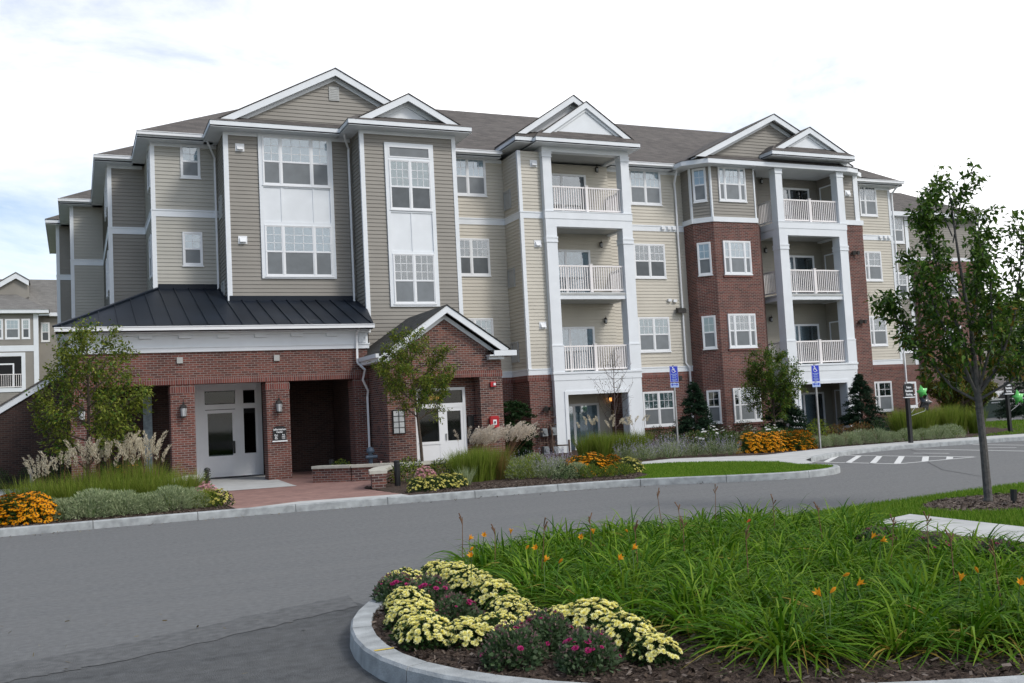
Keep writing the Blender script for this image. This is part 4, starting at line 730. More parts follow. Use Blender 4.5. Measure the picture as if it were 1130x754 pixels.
for x, y, l in ((-2.35, 36.6, 'small grey post light left of the annex hedge gap'), (-1.35, 36.4, 'small grey post light nearest the left ornamental tree')):
    t = thing('post_light', l, 'post light', (x, y, .05)); obj('post', MB().tube([(x, y, .05), (x, y, .6)], .05, 8), grey_m, t); obj('lamp_head', MB().tube([(x, y, .6), (x, y, .72)], .075, 8), grey_m, t)
# ---------------------------------------------------------------- wall lanterns, flood lights, alarm, intercom
def lantern(x, y, z, label, big=True, t=(1, 0), lit=False):
    F = FR((x, y, 0), t); k = 1 if big else .62; r = thing('wall_lantern', label, 'wall lamp', (x, y, z))
    b = MB(); b.fb(F, -.05 * k, .05 * k, 0, .03, z - .12 * k, z + .2 * k); b.tube([F.p(0, .02, z + .05 * k), F.p(0, .10 * k, z + .14 * k), F.p(0, .16 * k, z + .20 * k)], .012, 6)
    c = F.p(0, .16 * k, z); b.lathe(c, [(.10 * k, .09 * k), (.11 * k, .10 * k), (.075 * k, .17 * k), (.03 * k, .21 * k), (.03 * k, .25 * k), (.012 * k, .27 * k), (.012 * k, .36 * k)], 6); b.lathe(c, [(.02, -.2 * k), (.08 * k, -.18 * k), (.085 * k, -.15 * k)], 6)
    for a in range(6): an = math.pi / 3 * a; b.tube([c + Vector((math.cos(an) * .08 * k, math.sin(an) * .08 * k, -.15 * k)), c + Vector((math.cos(an) * .10 * k, math.sin(an) * .10 * k, .09 * k))], .007, 4)
    obj('bracket', b, bronze, r); obj('lamp_glass', MB().lathe(c, [(.07 * k, -.15 * k), (.09 * k, .09 * k)], 6), litM if lit else lampglass, r); return r
lantern(2.96, yP + .01, 2.30, 'bronze wall lantern on the brick pier left of the entrance door'); lantern(5.79, yP + .01, 2.31, 'bronze wall lantern on the brick pier above the black plaque'); lantern(.18, yP + .01, 2.33, 'bronze wall lantern on the leftmost porch pier behind the tree')
lantern(20.1, yM - .02, 11.66, 'small wall lamp on the top balcony of the beige tower', False); lantern(20.1, yM - .02, 8.49, 'small wall lamp on the third storey balcony of the beige tower', False); lantern(20.1, yM - .02, 5.32, 'small wall lamp on the second storey balcony of the beige tower', False)
lantern(20.1, yM - .02, 2.1, 'lit orange wall lamp inside the ground floor opening of the beige tower', False, lit=True)
lantern(28.73, yR - .02, 11.64, 'small wall lamp on the top balcony of the brick tower', False); lantern(28.70, yR - .02, 8.46, 'small wall lamp on the third storey balcony of the brick tower', False); lantern(28.73, yR - .02, 5.33, 'small wall lamp on the second storey balcony of the brick tower', False)
def flood(x, y, z, label):
    r = thing('flood_light', label, 'flood light', (x, y, z)); F = front(x, y); obj('bracket', MB().fb(F, -.05, .05, 0, .12, z - .05, z + .05), bronze, r); obj('lamp_housing', MB().hexa([F.p(-.2, .1, z - .1), F.p(.2, .1, z - .1), F.p(.2, .3, z - .12), F.p(-.2, .3, z - .12), F.p(-.2, .1, z + .12), F.p(.2, .1, z + .12), F.p(.2, .3, z + .06), F.p(-.2, .3, z + .06)]), bronze, r)
flood(23.9, yR, 5.76, 'dark box flood light beside the downspout on beige siding')
for x, y, z, l in ((32.62, yBay, 8.22, 'round dark spot lamp high on the brick strip right of the balconies'), (32.72, yBay, 5.07, 'twin dark spot lamp low on the brick strip right of the balconies'), (32.8, yBay, 1.9, 'small dark spot lamp above the right spruce'), (16.46, yT - .03, 1.85, 'dark twin spot lamp above the gas meters')):
    r = thing('spot_lamp', l, 'spot lamp', (x, y, z)); m = MB()
    for dx in (-.07, .08): m.tube([(x + dx, y - .02, z), (x + dx * 1.6, y - .22, z - .04)], [.05, .10], 10)
    obj('lamp_housing', m, bronze, r); obj('backplate', MB().tube([(x, y, z), (x, y - .04, z)], .09, 10), bronze, r)
r = thing('fire_alarm_box', 'red fire alarm call box on the brick pier of the side entrance', 'alarm box', (12.2, yGb, 1.48)); FA = front(12.2, yGb)
obj('case', MB().fb(FA, -.15, .15, 0, .12, 1.31, 1.60).prism([FA.p(-.17, 0, 1.60), FA.p(.17, 0, 1.60), FA.p(.1, 0, 1.68), FA.p(-.1, 0, 1.68)], FA.n * .13), red, r); obj('front_plate', MB().fb(FA, -.06, .06, .12, .13, 1.40, 1.56), whiteM, r); obj('pull_handle', MB().fb(FA, -.022, .022, .13, .15, 1.44, 1.51), black, r)
r = thing('alarm_strobe', 'small red alarm sounder high on the brick pier above the red call box', 'alarm', (12.22, yGb, 2.69)); obj('case', MB().fb(FA, -.06, .12, 0, .08, 2.61, 2.77), red, r); obj('strobe_lens', MB().fb(FA, .03, .1, .08, .11, 2.65, 2.73), whiteM, r)
r = thing('intercom_panel', 'dark entry intercom panel right of the side entrance door', 'intercom', (11.6, yGb, 1.3)); FI = front(11.62, yGb + .5); obj('upper_panel', MB().fb(FI, -.1, .1, -.05, .06, 1.38, 1.72), black, r); obj('lower_panel', MB().fb(FI, -.12, .13, -.05, .06, .85, 1.3), bronze, r)
r = thing('notice_board', 'dark wall notice board with white sheets beside the side entrance', 'notice board', (9.06, yGb, 1.6)); FN = front(9.06, yGb); obj('frame', MB().fb(FN, -.20, .20, 0, .05, 1.28, 2.02), black, r)
for i in range(2):
    for j in range(4): obj('notice_sheet', MB().fb(FN, -.17 + i * .18, -.02 + i * .18, .05, .055, 1.31 + j * .175, 1.46 + j * .175), paperM, r)
r = thing('address_plaque', 'black arched wall plaque with white lettering on the entrance pier', 'sign', (5.80, yP, 1.46)); FPq = front(5.80, yP + .012)
obj('plate', MB().prism([FPq.p(x, 0, z) for x, z in [(-.2, 1.26), (.2, 1.26), (.2, 1.62), (.17, 1.68), (.09, 1.71), (-.09, 1.71), (-.17, 1.68), (-.2, 1.62)]], FPq.n * .045), black, r); obj('ledge', MB().fb(FPq, -.23, .23, 0, .07, 1.225, 1.262), whiteM, r)
textpart('lettering', 'Information', whiteM, r, FPq, 0, .046, 1.605, .085, squeeze=.95); textpart('lettering', 'Center', whiteM, r, FPq, 0, .046, 1.525, .07); textpart('lettering', 'Mon\nSat\nSun', whiteM, r, FPq, -.11, .046, 1.38, .06); textpart('lettering', '9-6\n10-5\n12-5', whiteM, r, FPq, .11, .046, 1.38, .06)
# gas meters and pipework
r = thing('gas_meter_bank', 'bank of grey gas meters with rusty pipes on the brick wall of the beige tower', 'gas meters', (16.4, yT, 0)); FMt = front(0, yT - .03); pi = MB(); me_ = MB()
for z in (1.22, .55): pi.tube([FMt.p(15.95, .16, z), FMt.p(16.85, .16, z)], .022, 6)
for u in (16.05, 16.22, 16.36, 16.5, 16.64): pi.tube([FMt.p(u, .16, .08), FMt.p(u, .16, 1.3 + .12 * (u % .3))], .02, 6)
pi.tube([FMt.p(16.1, .16, 1.45), FMt.p(16.3, .16, 1.45)], .02, 6); pi.tube([FMt.p(16.55, .16, 1.5), FMt.p(16.82, .16, 1.5)], .02, 6); pi.tube([FMt.p(16.5, .3, .1), FMt.p(16.5, .3, 1.0), FMt.p(16.5, .16, 1.2)], .04, 8); pi.tube([FMt.p(16.6, .16, .42), FMt.p(17.1, .5, .42)], .025, 6); pi.tube([FMt.p(17.1, .5, .1), FMt.p(17.1, .5, .62)], .04, 6)
obj('pipework', pi, rust, r)
for u, z in ((16.22, .80), (16.6, .82), (16.25, .12), (16.62, .1)): 
    m = MB(); m.hexa([FMt.p(u - .12, .1, z), FMt.p(u + .12, .1, z), FMt.p(u + .12, .32, z), FMt.p(u - .12, .32, z), FMt.p(u - .11, .1, z + .3), FMt.p(u + .11, .1, z + .3), FMt.p(u + .09, .3, z + .28), FMt.p(u - .09, .3, z + .28)]); m.tube([FMt.p(u, .3, z + .16), FMt.p(u, .36, z + .16)], .08, 12); obj('meter', m, meter_m, r)
r = thing('standpipe', 'blue grey standpipe behind the curved planter wall near the downspout', 'standpipe', (8.3, 29.9, 0)); obj('pipe', MB().tube([(8.3, 29.9, 0), (8.3, 29.9, .75)], .07, 10).tube([(8.12, 29.8, .62), (8.48, 29.8, .62)], .055, 8), pm('blue_grey_enamel', (.10, .14, .19), .5, .2, 9), r); obj('cap', MB().lathe((8.3, 29.9, .75), [(.12, 0), (.13, .05), (.09, .14), (.02, .18)], 12), MATS['blue_grey_enamel'], r); obj('marker_post', MB().tube([(8.42, 29.2, .1), (8.42, 29.2, .5)], .03, 6), pm('faded_pink_post', (.5, .3, .28), .6, .1, 8), r)
# ---------------------------------------------------------------- parking signs
def access_sign(x, y, z0, zt, label):
    r = thing('parking_sign', label, 'sign', (x, y, z0)); F = front(x, y); obj('post', MB().fb(F, -.025, .025, -.03, .015, z0, zt + .03), grey_m, r); s = (zt - 2.33) if zt > 2.8 else .63
    h = .66; u = .16; z = zt
    p = MB(); p.fb(F, -u, u, .016, .022, z - .53, z); o = obj('sign_plate', p, blueM, r)
    brd = MB(); brd.ring(F, -u + .008, u - .008, .022, .0235, z - .522, z - .008, .007); obj('border', brd, whiteM, o)
    ic = MB(); c = (-.005, z - .13); D = .0222; E = .025
    def rod(a, b, r_): ic.tube([F.p(c[0] + a[0], .0235, c[1] + a[1]), F.p(c[0] + b[0], .0235, c[1] + b[1])], r_, 6)
    ic.tube([F.p(c[0] - .03, D, c[1] + .075), F.p(c[0] - .03, E, c[1] + .075)], .02, 10); rod((-.03, .06), (-.022, -.005), .012); rod((-.022, -.005), (.035, -.005), .011); rod((.035, -.005), (.055, -.065), .011); rod((.055, -.065), (.08, -.058), .009); rod((-.025, .03), (.03, .03), .009)
    pts = [F.p(c[0] - .012 + .06 * math.cos(a), .0235, c[1] - .025 + .06 * math.sin(a)) for a in np.linspace(R_(120), R_(350), 12)]; ic.tube(pts, .008, 5); obj('wheelchair_symbol', ic, whiteM, o)
    textpart('lettering', 'HANDICAPPED\nPARKING', paleB, o, F, 0, .0225, z - .29, .042, squeeze=.85); textpart('lettering', 'SPECIAL PLATE\nREQUIRED', paleB, o, F, 0, .0225, z - .37, .034, squeeze=.85); textpart('lettering', 'UNAUTHORIZED\nVEHICLES MAY BE\nREMOVED', paleB, o, F, 0, .0225, z - .46, .030, squeeze=.85)
    q = MB(); q.fb(F, -u, u, .016, .022, z - .70, z - .555); o2 = obj('arrow_plate', q, paleB, r); a = MB(); zc = z - .61; a.fb(F, -.09, .09, .0222, .024, zc - .012, zc + .012)
    for s_ in (-1, 1): a.prism([F.p(s_ * .14, .0222, zc), F.p(s_ * .07, .0222, zc + .045), F.p(s_ * .07, .0222, zc - .045)], F.n * .002)
    obj('arrow', a, blueM, o2); return r
access_sign(17.86, 27.45, .10, 3.0, 'blue accessible parking sign on a steel post in front of the left spruce'); access_sign(21.56, 25.0, .10, 2.77, 'blue accessible parking sign on a steel post behind the bright orange flowers')
starg = pm('green_foil', (.10, .52, .10), .22, .1, 3, spec=.7); starb = pm('black_foil', (.010, .010, .012), .15, .1, 3, spec=.8); ribbon = pm('white_ribbon', (.6, .62, .62), .5, .05, 5)
def resident_sign(x, y, z0, zt, label):
    r = thing('parking_sign', label, 'sign', (x, y, z0)); F = front(x, y); obj('post', MB().fb(F, -.055, .055, -.11, 0, z0, zt - .44), black, r)
    o = obj('sign_board', MB().prism([F.p(a, 0, zt + b) for a, b in [(-.2, -.44), (.2, -.44), (.2, -.12), (.19, -.06), (.14, -.02), (.06, 0), (-.06, 0), (-.14, -.02), (-.19, -.06), (-.2, -.12)]], F.n * .04), black, r); obj('ledge', MB().fb(F, -.22, .22, -.02, .06, zt - .465, zt - .438), whiteM, r)
    for i, tx in enumerate(('Future', 'Resident', 'Parking')): textpart('lettering', tx, whiteM, o, F, 0, .041, zt - .13 - .115 * i, .098, squeeze=.9 if i else .75)
    return r
resident_sign(24.6, 24.2, .12, 2.04, 'black parking sign board with white lettering beside green and black star balloons'); resident_sign(30.79, 25.6, .12, 1.96, 'black parking sign board with white lettering and one green star balloon')
def star(x, y, z, R, mat, label, rot, post):
    r = thing('star_balloon', label, 'balloon', (x, y, z)); t = Vector((math.cos(.25), -math.sin(.25) * .4, 0)).normalized(); F = FR((x, y, 0), (t.x, t.y)); V = [F.p(0, .13, z), F.p(0, -.13, z)]; Fs = []
    for ring, q in ((.5, .10), (1, 0), (.5, -.10)):
        for k in range(10):
            a = R_(rot + 90 + 36 * k); rr = R * ring * (1 if k % 2 == 0 else .52); V.append(F.p(rr * math.cos(a), q, z + rr * math.sin(a)))
    for k in range(10):
        j = (k + 1) % 10; Fs += [(0, 2 + k, 2 + j), (2 + k, 12 + k, 12 + j, 2 + j), (12 + k, 22 + k, 22 + j, 12 + j), (1, 22 + j, 22 + k)]
    m = MB(); m.add(V, Fs); obj('foil_star', m, mat, r, smooth=True); obj('ribbon', MB().tube([F.p(0, 0, z - R * .5), F.p(-.05, .02, z - R * .9), Vector(post)], .006, 4), ribbon, r)
star(25.10, 24.1, 1.74, .24, starg, 'green foil star balloon above the black one at the nearer parking sign', 12, (24.62, 24.15, 1.1)); star(25.14, 24.05, 1.40, .30, starb, 'black foil star balloon hanging below a green one', -20, (24.62, 24.15, 1.0)); star(31.16, 25.5, 1.36, .30, starg, 'green foil star balloon at the farther parking sign on the right', 8, (30.8, 25.55, .9))
# ---------------------------------------------------------------- planting: generators (local coordinates, numpy)
def unit(a): return a / np.maximum(np.linalg.norm(a, axis=-1, keepdims=True), 1e-9)
def leaves(P, A, L, W, rg, fold=.15, flat=None):
    """one kite-shaped leaf per point"""
    n = len(P); S = unit(np.cross(A, rg.normal(size=(n, 3)) if flat is None else flat)); Nn = np.cross(S, A); L = np.broadcast_to(L, n)[:, None]; W = np.broadcast_to(W, n)[:, None]
    mid = P + A * L * .45 + Nn * W * fold; V = np.stack([P, mid + S * W * .5, P + A * L, mid - S * W * .5], 1).reshape(-1, 3)
    return V, np.arange(4 * n).reshape(n, 4)
def blades(n, rb, L, W, lean, droop, rg, seg=5, az=None, leanmin=0.0, twist=True):
    """arching grass blades from a base disc of radius rb"""
    a0 = rg.uniform(0, 2 * np.pi, n); r0 = rb * np.sqrt(rg.uniform(0, 1, n)); P0 = np.stack([r0 * np.cos(a0), r0 * np.sin(a0), np.zeros(n)], 1)
    a = a0 + rg.normal(0, .6, n) if az is None else rg.normal(az[0], az[1], n); th = leanmin + (lean - leanmin) * rg.uniform(0, 1, n) ** .8; Ls = L[0] + (L[1] - L[0]) * rg.uniform(0, 1, n)
    h = np.stack([np.cos(a), np.sin(a)], 1); t = np.linspace(0, 1, seg + 1)[None, :, None]; dr = droop * rg.uniform(.5, 1.3, n)[:, None, None]
    H = Ls[:, None, None] * (t * np.sin(th)[:, None, None] + .35 * dr * t ** 2); Zz = Ls[:, None, None] * (t * np.cos(th)[:, None, None] - dr * t ** 2.2)
    C = np.concatenate([P0[:, None, :2] + H * h[:, None, :], np.maximum(Zz, -.01 + .02 * t)], 2); S = np.stack([-h[:, 1], h[:, 0], np.zeros(n)], 1) + rg.normal(0, .35, (n, 3)); S = unit(S)[:, None, :]
    wv = (W * rg.uniform(.7, 1.2, n))[:, None, None] * np.clip(1.05 - t ** 2.2, .06, 1) * .5
    V = np.stack([C - S * wv, C + S * wv], 2).reshape(-1, 3); k = seg + 1; b = (np.arange(n) * k * 2)[:, None] + np.arange(seg)[None, :] * 2; b = b.reshape(-1)
    return V, np.stack([b, b + 1, b + 3, b + 2], 1), C[:, -1], unit(C[:, -1] - C[:, -2])
def stack(*VQ):
    V, Q, M, o = [], [], [], 0
    for v, q, m in VQ: V.append(v); Q.append(q + o); M.append(np.full(len(q), m)); o += len(v)
    return np.concatenate(V), np.concatenate(Q), np.concatenate(M)
def domepts(n, r, h, rg, inner=.55, z0=.05):
    d = unit(rg.normal(size=(n, 3))); d[:, 2] = np.abs(d[:, 2]); k = (inner + (1 - inner) * rg.uniform(0, 1, n) ** .5)[:, None]; lump = 1 + .12 * np.sin(5 * np.arctan2(d[:, 1], d[:, 0]) + rg.uniform(0, 6)) * (1 - d[:, 2:3].ravel())
    P = d * k * np.array([r, r, h]); P[:, :2] *= lump[:, None]; P[:, 2] += z0; return P, d
def sticks(m, n, rb, r, h, rg, rad=.006):
    for i in range(n):
        a = rg.uniform(0, 6.28); q = r * math.sqrt(rg.uniform(0, .8)); m.tube([(rb * math.cos(a), rb * math.sin(a), 0), (q * .6 * math.cos(a), q * .6 * math.sin(a), h * .5), (q * math.cos(a), q * math.sin(a), h * .85)], [rad * 1.4, rad, rad * .5], 4)
    return m
LG = leafmat('mum_leaf', [(.018, .045, .014), (.032, .07, .022), (.05, .095, .03)]); LS = leafmat('aster_leaf', [(.04, .085, .03), (.08, .13, .06), (.14, .19, .11)])
PY = leafmat('pale_yellow_petal', [(.90, .85, .22), (.93, .90, .42), (.94, .93, .62)], .55, .35); PYc = leafmat('yellow_petal', [(.82, .70, .10), (.86, .78, .20), (.88, .82, .32)], .55, .2)
PM = leafmat('magenta_petal', [(.26, .01, .08), (.42, .02, .15), (.48, .05, .2)], .5, .2); BUD = leafmat('dull_purple_bud', [(.12, .09, .08), (.22, .13, .14), (.24, .20, .15)], .6, .1)
DL = leafmat('daylily_leaf', [(.028, .09, .004), (.06, .155, .006), (.11, .22, .010), (.20, .30, .03)], .55, .3, .1); DY = leafmat('yellowed_leaf', [(.26, .22, .03), (.34, .24, .05), (.16, .15, .03)], .6, .25); PO = leafmat('orange_petal', [(.66, .22, .012), (.74, .33, .02), (.76, .42, .04)], .5, .3); PR_ = leafmat('red_orange_petal', [(.5, .08, .03), (.6, .12, .04)], .5, .3)
GG = leafmat('ornamental_grass', [(.09, .15, .018), (.15, .22, .026), (.20, .26, .04), (.24, .26, .06)], .6, .3, .2); GR = leafmat('reddish_grass', [(.20, .12, .04), (.12, .14, .03), (.26, .16, .06)], .6, .3, .2); PL = leafmat('cream_plume', [(.50, .44, .32), (.62, .56, .43), (.70, .65, .53)], .8, .35, .1); PLw = leafmat('wispy_plume', [(.52, .45, .36), (.68, .62, .54), (.60, .50, .38)], .8, .35, .1)
SV = leafmat('silver_leaf', [(.17, .23, .11), (.28, .34, .18), (.40, .44, .27)], .7, .2, .2); YG = leafmat('lime_leaf', [(.11, .17, .02), (.19, .25, .03), (.28, .31, .05)], .6, .3); LV = leafmat('lavender_spike', [(.28, .25, .36), (.38, .35, .46), (.44, .43, .46)], .7, .2); LVl = leafmat('sage_leaf', [(.16, .20, .10), (.24, .28, .15), (.32, .34, .22)], .7, .25)
SU = leafmat('golden_orange_petal', [(.66, .22, .004), (.76, .31, .006), (.80, .40, .015)], .55, .25); SUc = pm('brown_cone', (.03, .015, .01), .8, .2, 60); SUl = leafmat('coneflower_leaf', [(.035, .075, .016), (.06, .11, .025), (.08, .13, .03)]); PK = leafmat('pink_sedum_head', [(.36, .13, .16), (.46, .21, .24), (.50, .30, .29)], .7, .15); WH = leafmat('white_petal', [(.62, .62, .60), (.72, .72, .70)], .6, .2)
SP = leafmat('spruce_needle', [(.012, .030, .016), (.020, .046, .024), (.030, .062, .032)], .6, .08, .3); EV = leafmat('evergreen_leaf', [(.012, .032, .012), (.022, .052, .018), (.04, .08, .025)], .4, .15, .5); RD = leafmat('reddish_shrub_leaf', [(.16, .06, .03), (.12, .10, .03), (.22, .10, .04)], .6, .2)
TL = leafmat('young_tree_leaf', [(.028, .075, .014), (.05, .115, .018), (.085, .165, .025), (.14, .21, .035)], .35, .3, .5); TL2 = leafmat('olive_tree_leaf', [(.07, .10, .014), (.12, .16, .022), (.18, .22, .03), (.25, .26, .045)], .4, .3, .45); TLr = leafmat('turning_tree_leaf', [(.04, .075, .015), (.08, .12, .02), (.17, .15, .025), (.24, .12, .03)], .4, .3, .4)
def at(o, x, y, z, rz=0, s=1):
    o.location = (x, y, z); o.rotation_euler = (0, 0, rz); o.scale = (s, s, s); return o
def scatter(proto, spots, z, rg, smin=.85, smax=1.15, group=None, label=None):
    """first spot takes the prototype itself, the others get copies"""
    for i, sp in enumerate(spots):
        x, y = sp[:2]; s = (sp[2] if len(sp) > 2 else 1) * rg.uniform(smin, smax); zz = sp[3] if len(sp) > 3 else z
        if i == 0: at(proto, x, y, zz, rg.uniform(0, 6.28), s); continue
        copy_tree(proto, (x, y, zz), rg.uniform(0, 6.28), s)
def soften(o): 
    o['_o'] = [0, 0, 0]; return o
# --- chrysanthemums
def mum(seed, label, group, r=.25, h=.24, nf=135, petal=None, cen=None, fs=.033, leafm=None, buds=0, flat=.62, nl=900):
    rg = np.random.default_rng(seed); t = thing('chrysanthemum', label, 'flowers', (0, 0, 0), group)
    P, d = domepts(nl, r, h, rg, .35, .0); A = unit(d * np.array([1, 1, .4]) + rg.normal(0, .6, (nl, 3)) + [0, 0, .25]); V, Q = leaves(P, A, rg.uniform(.03, .055, nl), rg.uniform(.018, .032, nl), rg)
    npobj('foliage', V, Q, np.zeros(len(Q)), [leafm or LG], t); obj('stem', sticks(MB(), 14, .05, r, h, rg, .004), stemM, t)
    dd = unit(rg.normal(size=(nf * 4, 3))); dd = dd[dd[:, 2] > 1 - flat + .12 * rg.normal(size=len(dd))][:nf]; n = len(dd); C = dd * np.array([r * 1.0, r * 1.0, h * 1.04]) * rg.uniform(.93, 1.05, (n, 1)); ax = unit(dd * [1, 1, 1.2] + [0, 0, .5] + rg.normal(0, .15, (n, 3))); s1 = unit(np.cross(ax, rg.normal(size=(n, 3)))); s2 = np.cross(ax, s1)
    parts = []; sz = fs * rg.uniform(.5, 1.22, n)
    for k, (num, tilt, ln, m) in enumerate(((13, .22, 1, 0), (10, .6, .8, 0), (7, 1.05, .55, 1))):
        for j in range(num):
            a = 2 * np.pi * (j + .5 * k) / num + rg.uniform(-.15, .15, n); dirv = unit((s1 * np.cos(a)[:, None] + s2 * np.sin(a)[:, None]) * math.cos(tilt) + ax * math.sin(tilt)); v, q = leaves(C - dirv * 0, dirv, sz * ln, sz * ln * .62, rg, .1, np.cross(ax, dirv) * 0 + ax); parts.append((v, q, m))
    V, Q, M = stack(*parts); npobj('blossoms', V, Q, M, [petal or PY, cen or PYc], t)
    if buds:
        P, d = domepts(buds, r * 1.0, h * 1.12, rg, .92, 0); P = P[d[:, 2] > .25]; n = len(P); A = unit(d[d[:, 2] > .25] + [0, 0, .8]); pr2 = []
        for j in range(4): pr2.append(leaves(P, unit(A + rg.normal(0, .3, (n, 3))), .022, .012, rg) + (0,))
        V, Q, M = stack(*pr2); npobj('buds', V, Q, M, [BUD], t, kind='stuff')
    return t
zb = .125
YM = [(2.80, 9.12, 'pale yellow chrysanthemum at the far left corner of the island bed'), (2.55, 8.2, 'pale yellow chrysanthemum second along the kerb from the far corner'), (2.40, 7.62, 'pale yellow chrysanthemum third along the kerb from the far corner'), (2.30, 7.16, 'pale yellow chrysanthemum fourth along the kerb next to the mulch gap'), (2.30, 6.95, 'large pale yellow chrysanthemum at the left front corner of the bed'), (2.55, 6.82, 'pale yellow chrysanthemum in the middle of the front row'), (2.76, 6.78, 'small pale yellow chrysanthemum at the right end of the front row by the magenta asters'), (3.32, 9.65, 'pale yellow chrysanthemum at the back beside the orange daylilies'), (3.31, 9.1, 'deep yellow chrysanthemum in the back row'), (3.29, 8.6, 'pale yellow chrysanthemum behind the magenta aster with the most blooms'), (3.26, 8.0, 'wide pale yellow chrysanthemum right of the back magenta aster'), (3.14, 7.4, 'pale yellow chrysanthemum cascading beside the mulch gap'), (3.12, 6.95, 'sparse pale yellow chrysanthemum behind the magenta asters'), (3.27, 6.72, 'big pale yellow chrysanthemum against the daylily leaves'), (3.42, 6.52, 'pale yellow chrysanthemum right of the biggest one by the daylilies'), (3.40, 6.05, 'pale yellow chrysanthemum second from the right end'), (3.38, 5.62, 'pale yellow chrysanthemum at the right end of the flower bed')]
mA = [mum(11, '', 'yellow chrysanthemums in the island bed'), mum(12, '', 'yellow chrysanthemums in the island bed', .23, .22, 130), mum(13, '', 'yellow chrysanthemums in the island bed', .27, .23, 180)]
rg0 = np.random.default_rng(5); usedp = set()
for i, (x, y, lb) in enumerate(YM):
    p = mA[i % 3]; s = rg0.uniform(.74, .95) * (1.12 if 'arge' in lb or 'big' in lb or 'wide' in lb else .85 if 'small' in lb or 'sparse' in lb else 1)
    if i % 3 in usedp: copy_tree(p, (x, y, zb), rg0.uniform(0, 6), s, lb)
    else: usedp.add(i % 3); at(p, x, y, zb, 1, s); p['label'] = lb
PMs = [(2.78, 8.35, 'grey green aster with many magenta blooms behind the front mums'), (2.72, 7.5, 'aster with a few magenta blooms beside the mulch gap'), (2.60, 6.1, 'magenta aster at the front right of the yellow row'), (2.95, 6.35, 'aster with a cluster of magenta blooms under the biggest yellow mum'), (2.95, 5.72, 'round grey green aster nearest the kerb, a few magenta blooms on top'), (2.62, 8.75, 'budding aster at the back left with almost no blooms')]
pA = mum(21, '', 'magenta asters in the island bed', .22, .25, 16, PM, PM, .028, LS, 220, .6, 1300)
for i, (x, y, lb) in enumerate(PMs):
    if i == 0: at(pA, x, y, zb, 0, 1); pA['label'] = lb
    else: copy_tree(pA, (x, y, zb), i * 1.3, rg0.uniform(.88, 1.08), lb)
# --- daylilies
GRPD = 'daylily clumps in the island bed'
def lily(seed, n=95, yel=7):
    rg = np.random.default_rng(seed); v1, q1, _, _ = blades(n, .10, (.40, .68), .018, 1.15, .64, rg, 6, leanmin=.15); v2, q2, _, _ = blades(yel, .10, (.35, .6), .015, 1.3, .75, rg, 5, leanmin=.6)
    return stack((v1, q1, 0), (v2, q2, 1))
protos = []
for s in range(4):
    V, Q, M = lily(100 + s, (105, 90, 115, 98)[s], (14, 22, 10, 18)[s]); protos.append(npobj('daylily_clump', V, Q, M, [DL, DY]))
rgd = np.random.default_rng(77); DLP = [(3.55, 9.75), (3.60, 9.0), (3.62, 8.2), (3.55, 7.5), (3.66, 6.9), (3.70, 6.2), (3.66, 5.75), (3.98, 5.32), (4.38, 4.92), (4.9, 4.62), (5.5, 4.4), (6.4, 4.3), (7.7, 4.4), (7.75, 6.0), (7.8, 7.0), (8.2, 8.5), (8.5, 9.7), (8.0, 10.75), (5.6, 10.7), (4.4, 10.4)]
def inpoly(x, y, P):
    c = False; j = len(P) - 1
    for i in range(len(P)):
        if (P[i][1] > y) != (P[j][1] > y) and x < (P[j][0] - P[i][0]) * (y - P[i][1]) / (P[j][1] - P[i][1]) + P[i][0]: c = not c
        j = i
    return c
spots = []; gx = 3.4; row = 0
while gx < 10.2:
    gy = 4.2 + (.2 if row % 2 else 0)
    while gy < 11:
        x, y = gx + rgd.uniform(-.12, .12), gy + rgd.uniform(-.12, .12)
        if inpoly(x, y, DLP) and x < 1.30 * y + .6: spots.append((x, y))
        gy += .36
    gx += .33; row += 1
spots.sort(key=lambda p: p[0] + p[1] * 1.0)
used4 = set()
front_line = lambda x, y: not inpoly(x - .28, y - .32, DLP)
for i, (x, y) in enumerate(spots):
    k = int(rgd.integers(0, 4)); lb = 'arching daylily clump at the open mulch edge of the island bed' if front_line(x, y) else 'arching green daylily clump within the dense island planting'
    s = rgd.uniform(.86, 1.2); gname = 'daylily clumps along the mulch edge' if front_line(x, y) else GRPD
    if k in used4: o = protos[k].copy(); COL.objects.link(o)
    else: o = protos[k]; used4.add(k)
    at(o, x, y, zb, rgd.uniform(0, 6.28), s); o['label'] = lb; o['category'] = 'daylily'; o['group'] = gname
def bloom_plant(x, y, z, mats, seed, label, open_=True, lean=(0, 0)):
    rg = np.random.default_rng(seed); t = thing('daylily_bloom', label, 'flower', (x, y, zb), 'blooming daylilies'); h = z - zb
    obj('stem', MB().tube([(x - lean[0], y - lean[1], zb), (x - lean[0] * .5, y - lean[1] * .5, zb + h * .6), (x, y, z - .03)], [.006, .005, .004], 5), stemM, t)
    ax = unit(np.array([[rg.uniform(-.7, .7), rg.uniform(-.9, .1), .45]]))[0]; s1 = unit(np.cross(ax, [0, .3, 1])); s2 = np.cross(ax, s1); pr2 = []; base = np.array([0, 0, h - .03])
    for k in range(6):
        a = k * math.pi / 3; rad = s1 * math.cos(a) + s2 * math.sin(a); w0 = .008 if k % 2 else .011; prof_ = ((0, .004, .3), (.35, .012, .8), (.7, .03 if open_ else .013, 1), (1, .062 if open_ else .004, .15)); sd = np.cross(ax, rad); vs = []
        for tt, rr, ww in prof_: c = base + ax * tt * .054 + rad * rr * .52; vs += [c - sd * w0 * ww, c + sd * w0 * ww]
        q = np.array([[2 * j, 2 * j + 1, 2 * j + 3, 2 * j + 2] for j in range(3)]); pr2.append((np.array(vs), q, 0))
    V, Q, M = stack(*pr2); npobj('flower', V, Q, M, [mats], t)
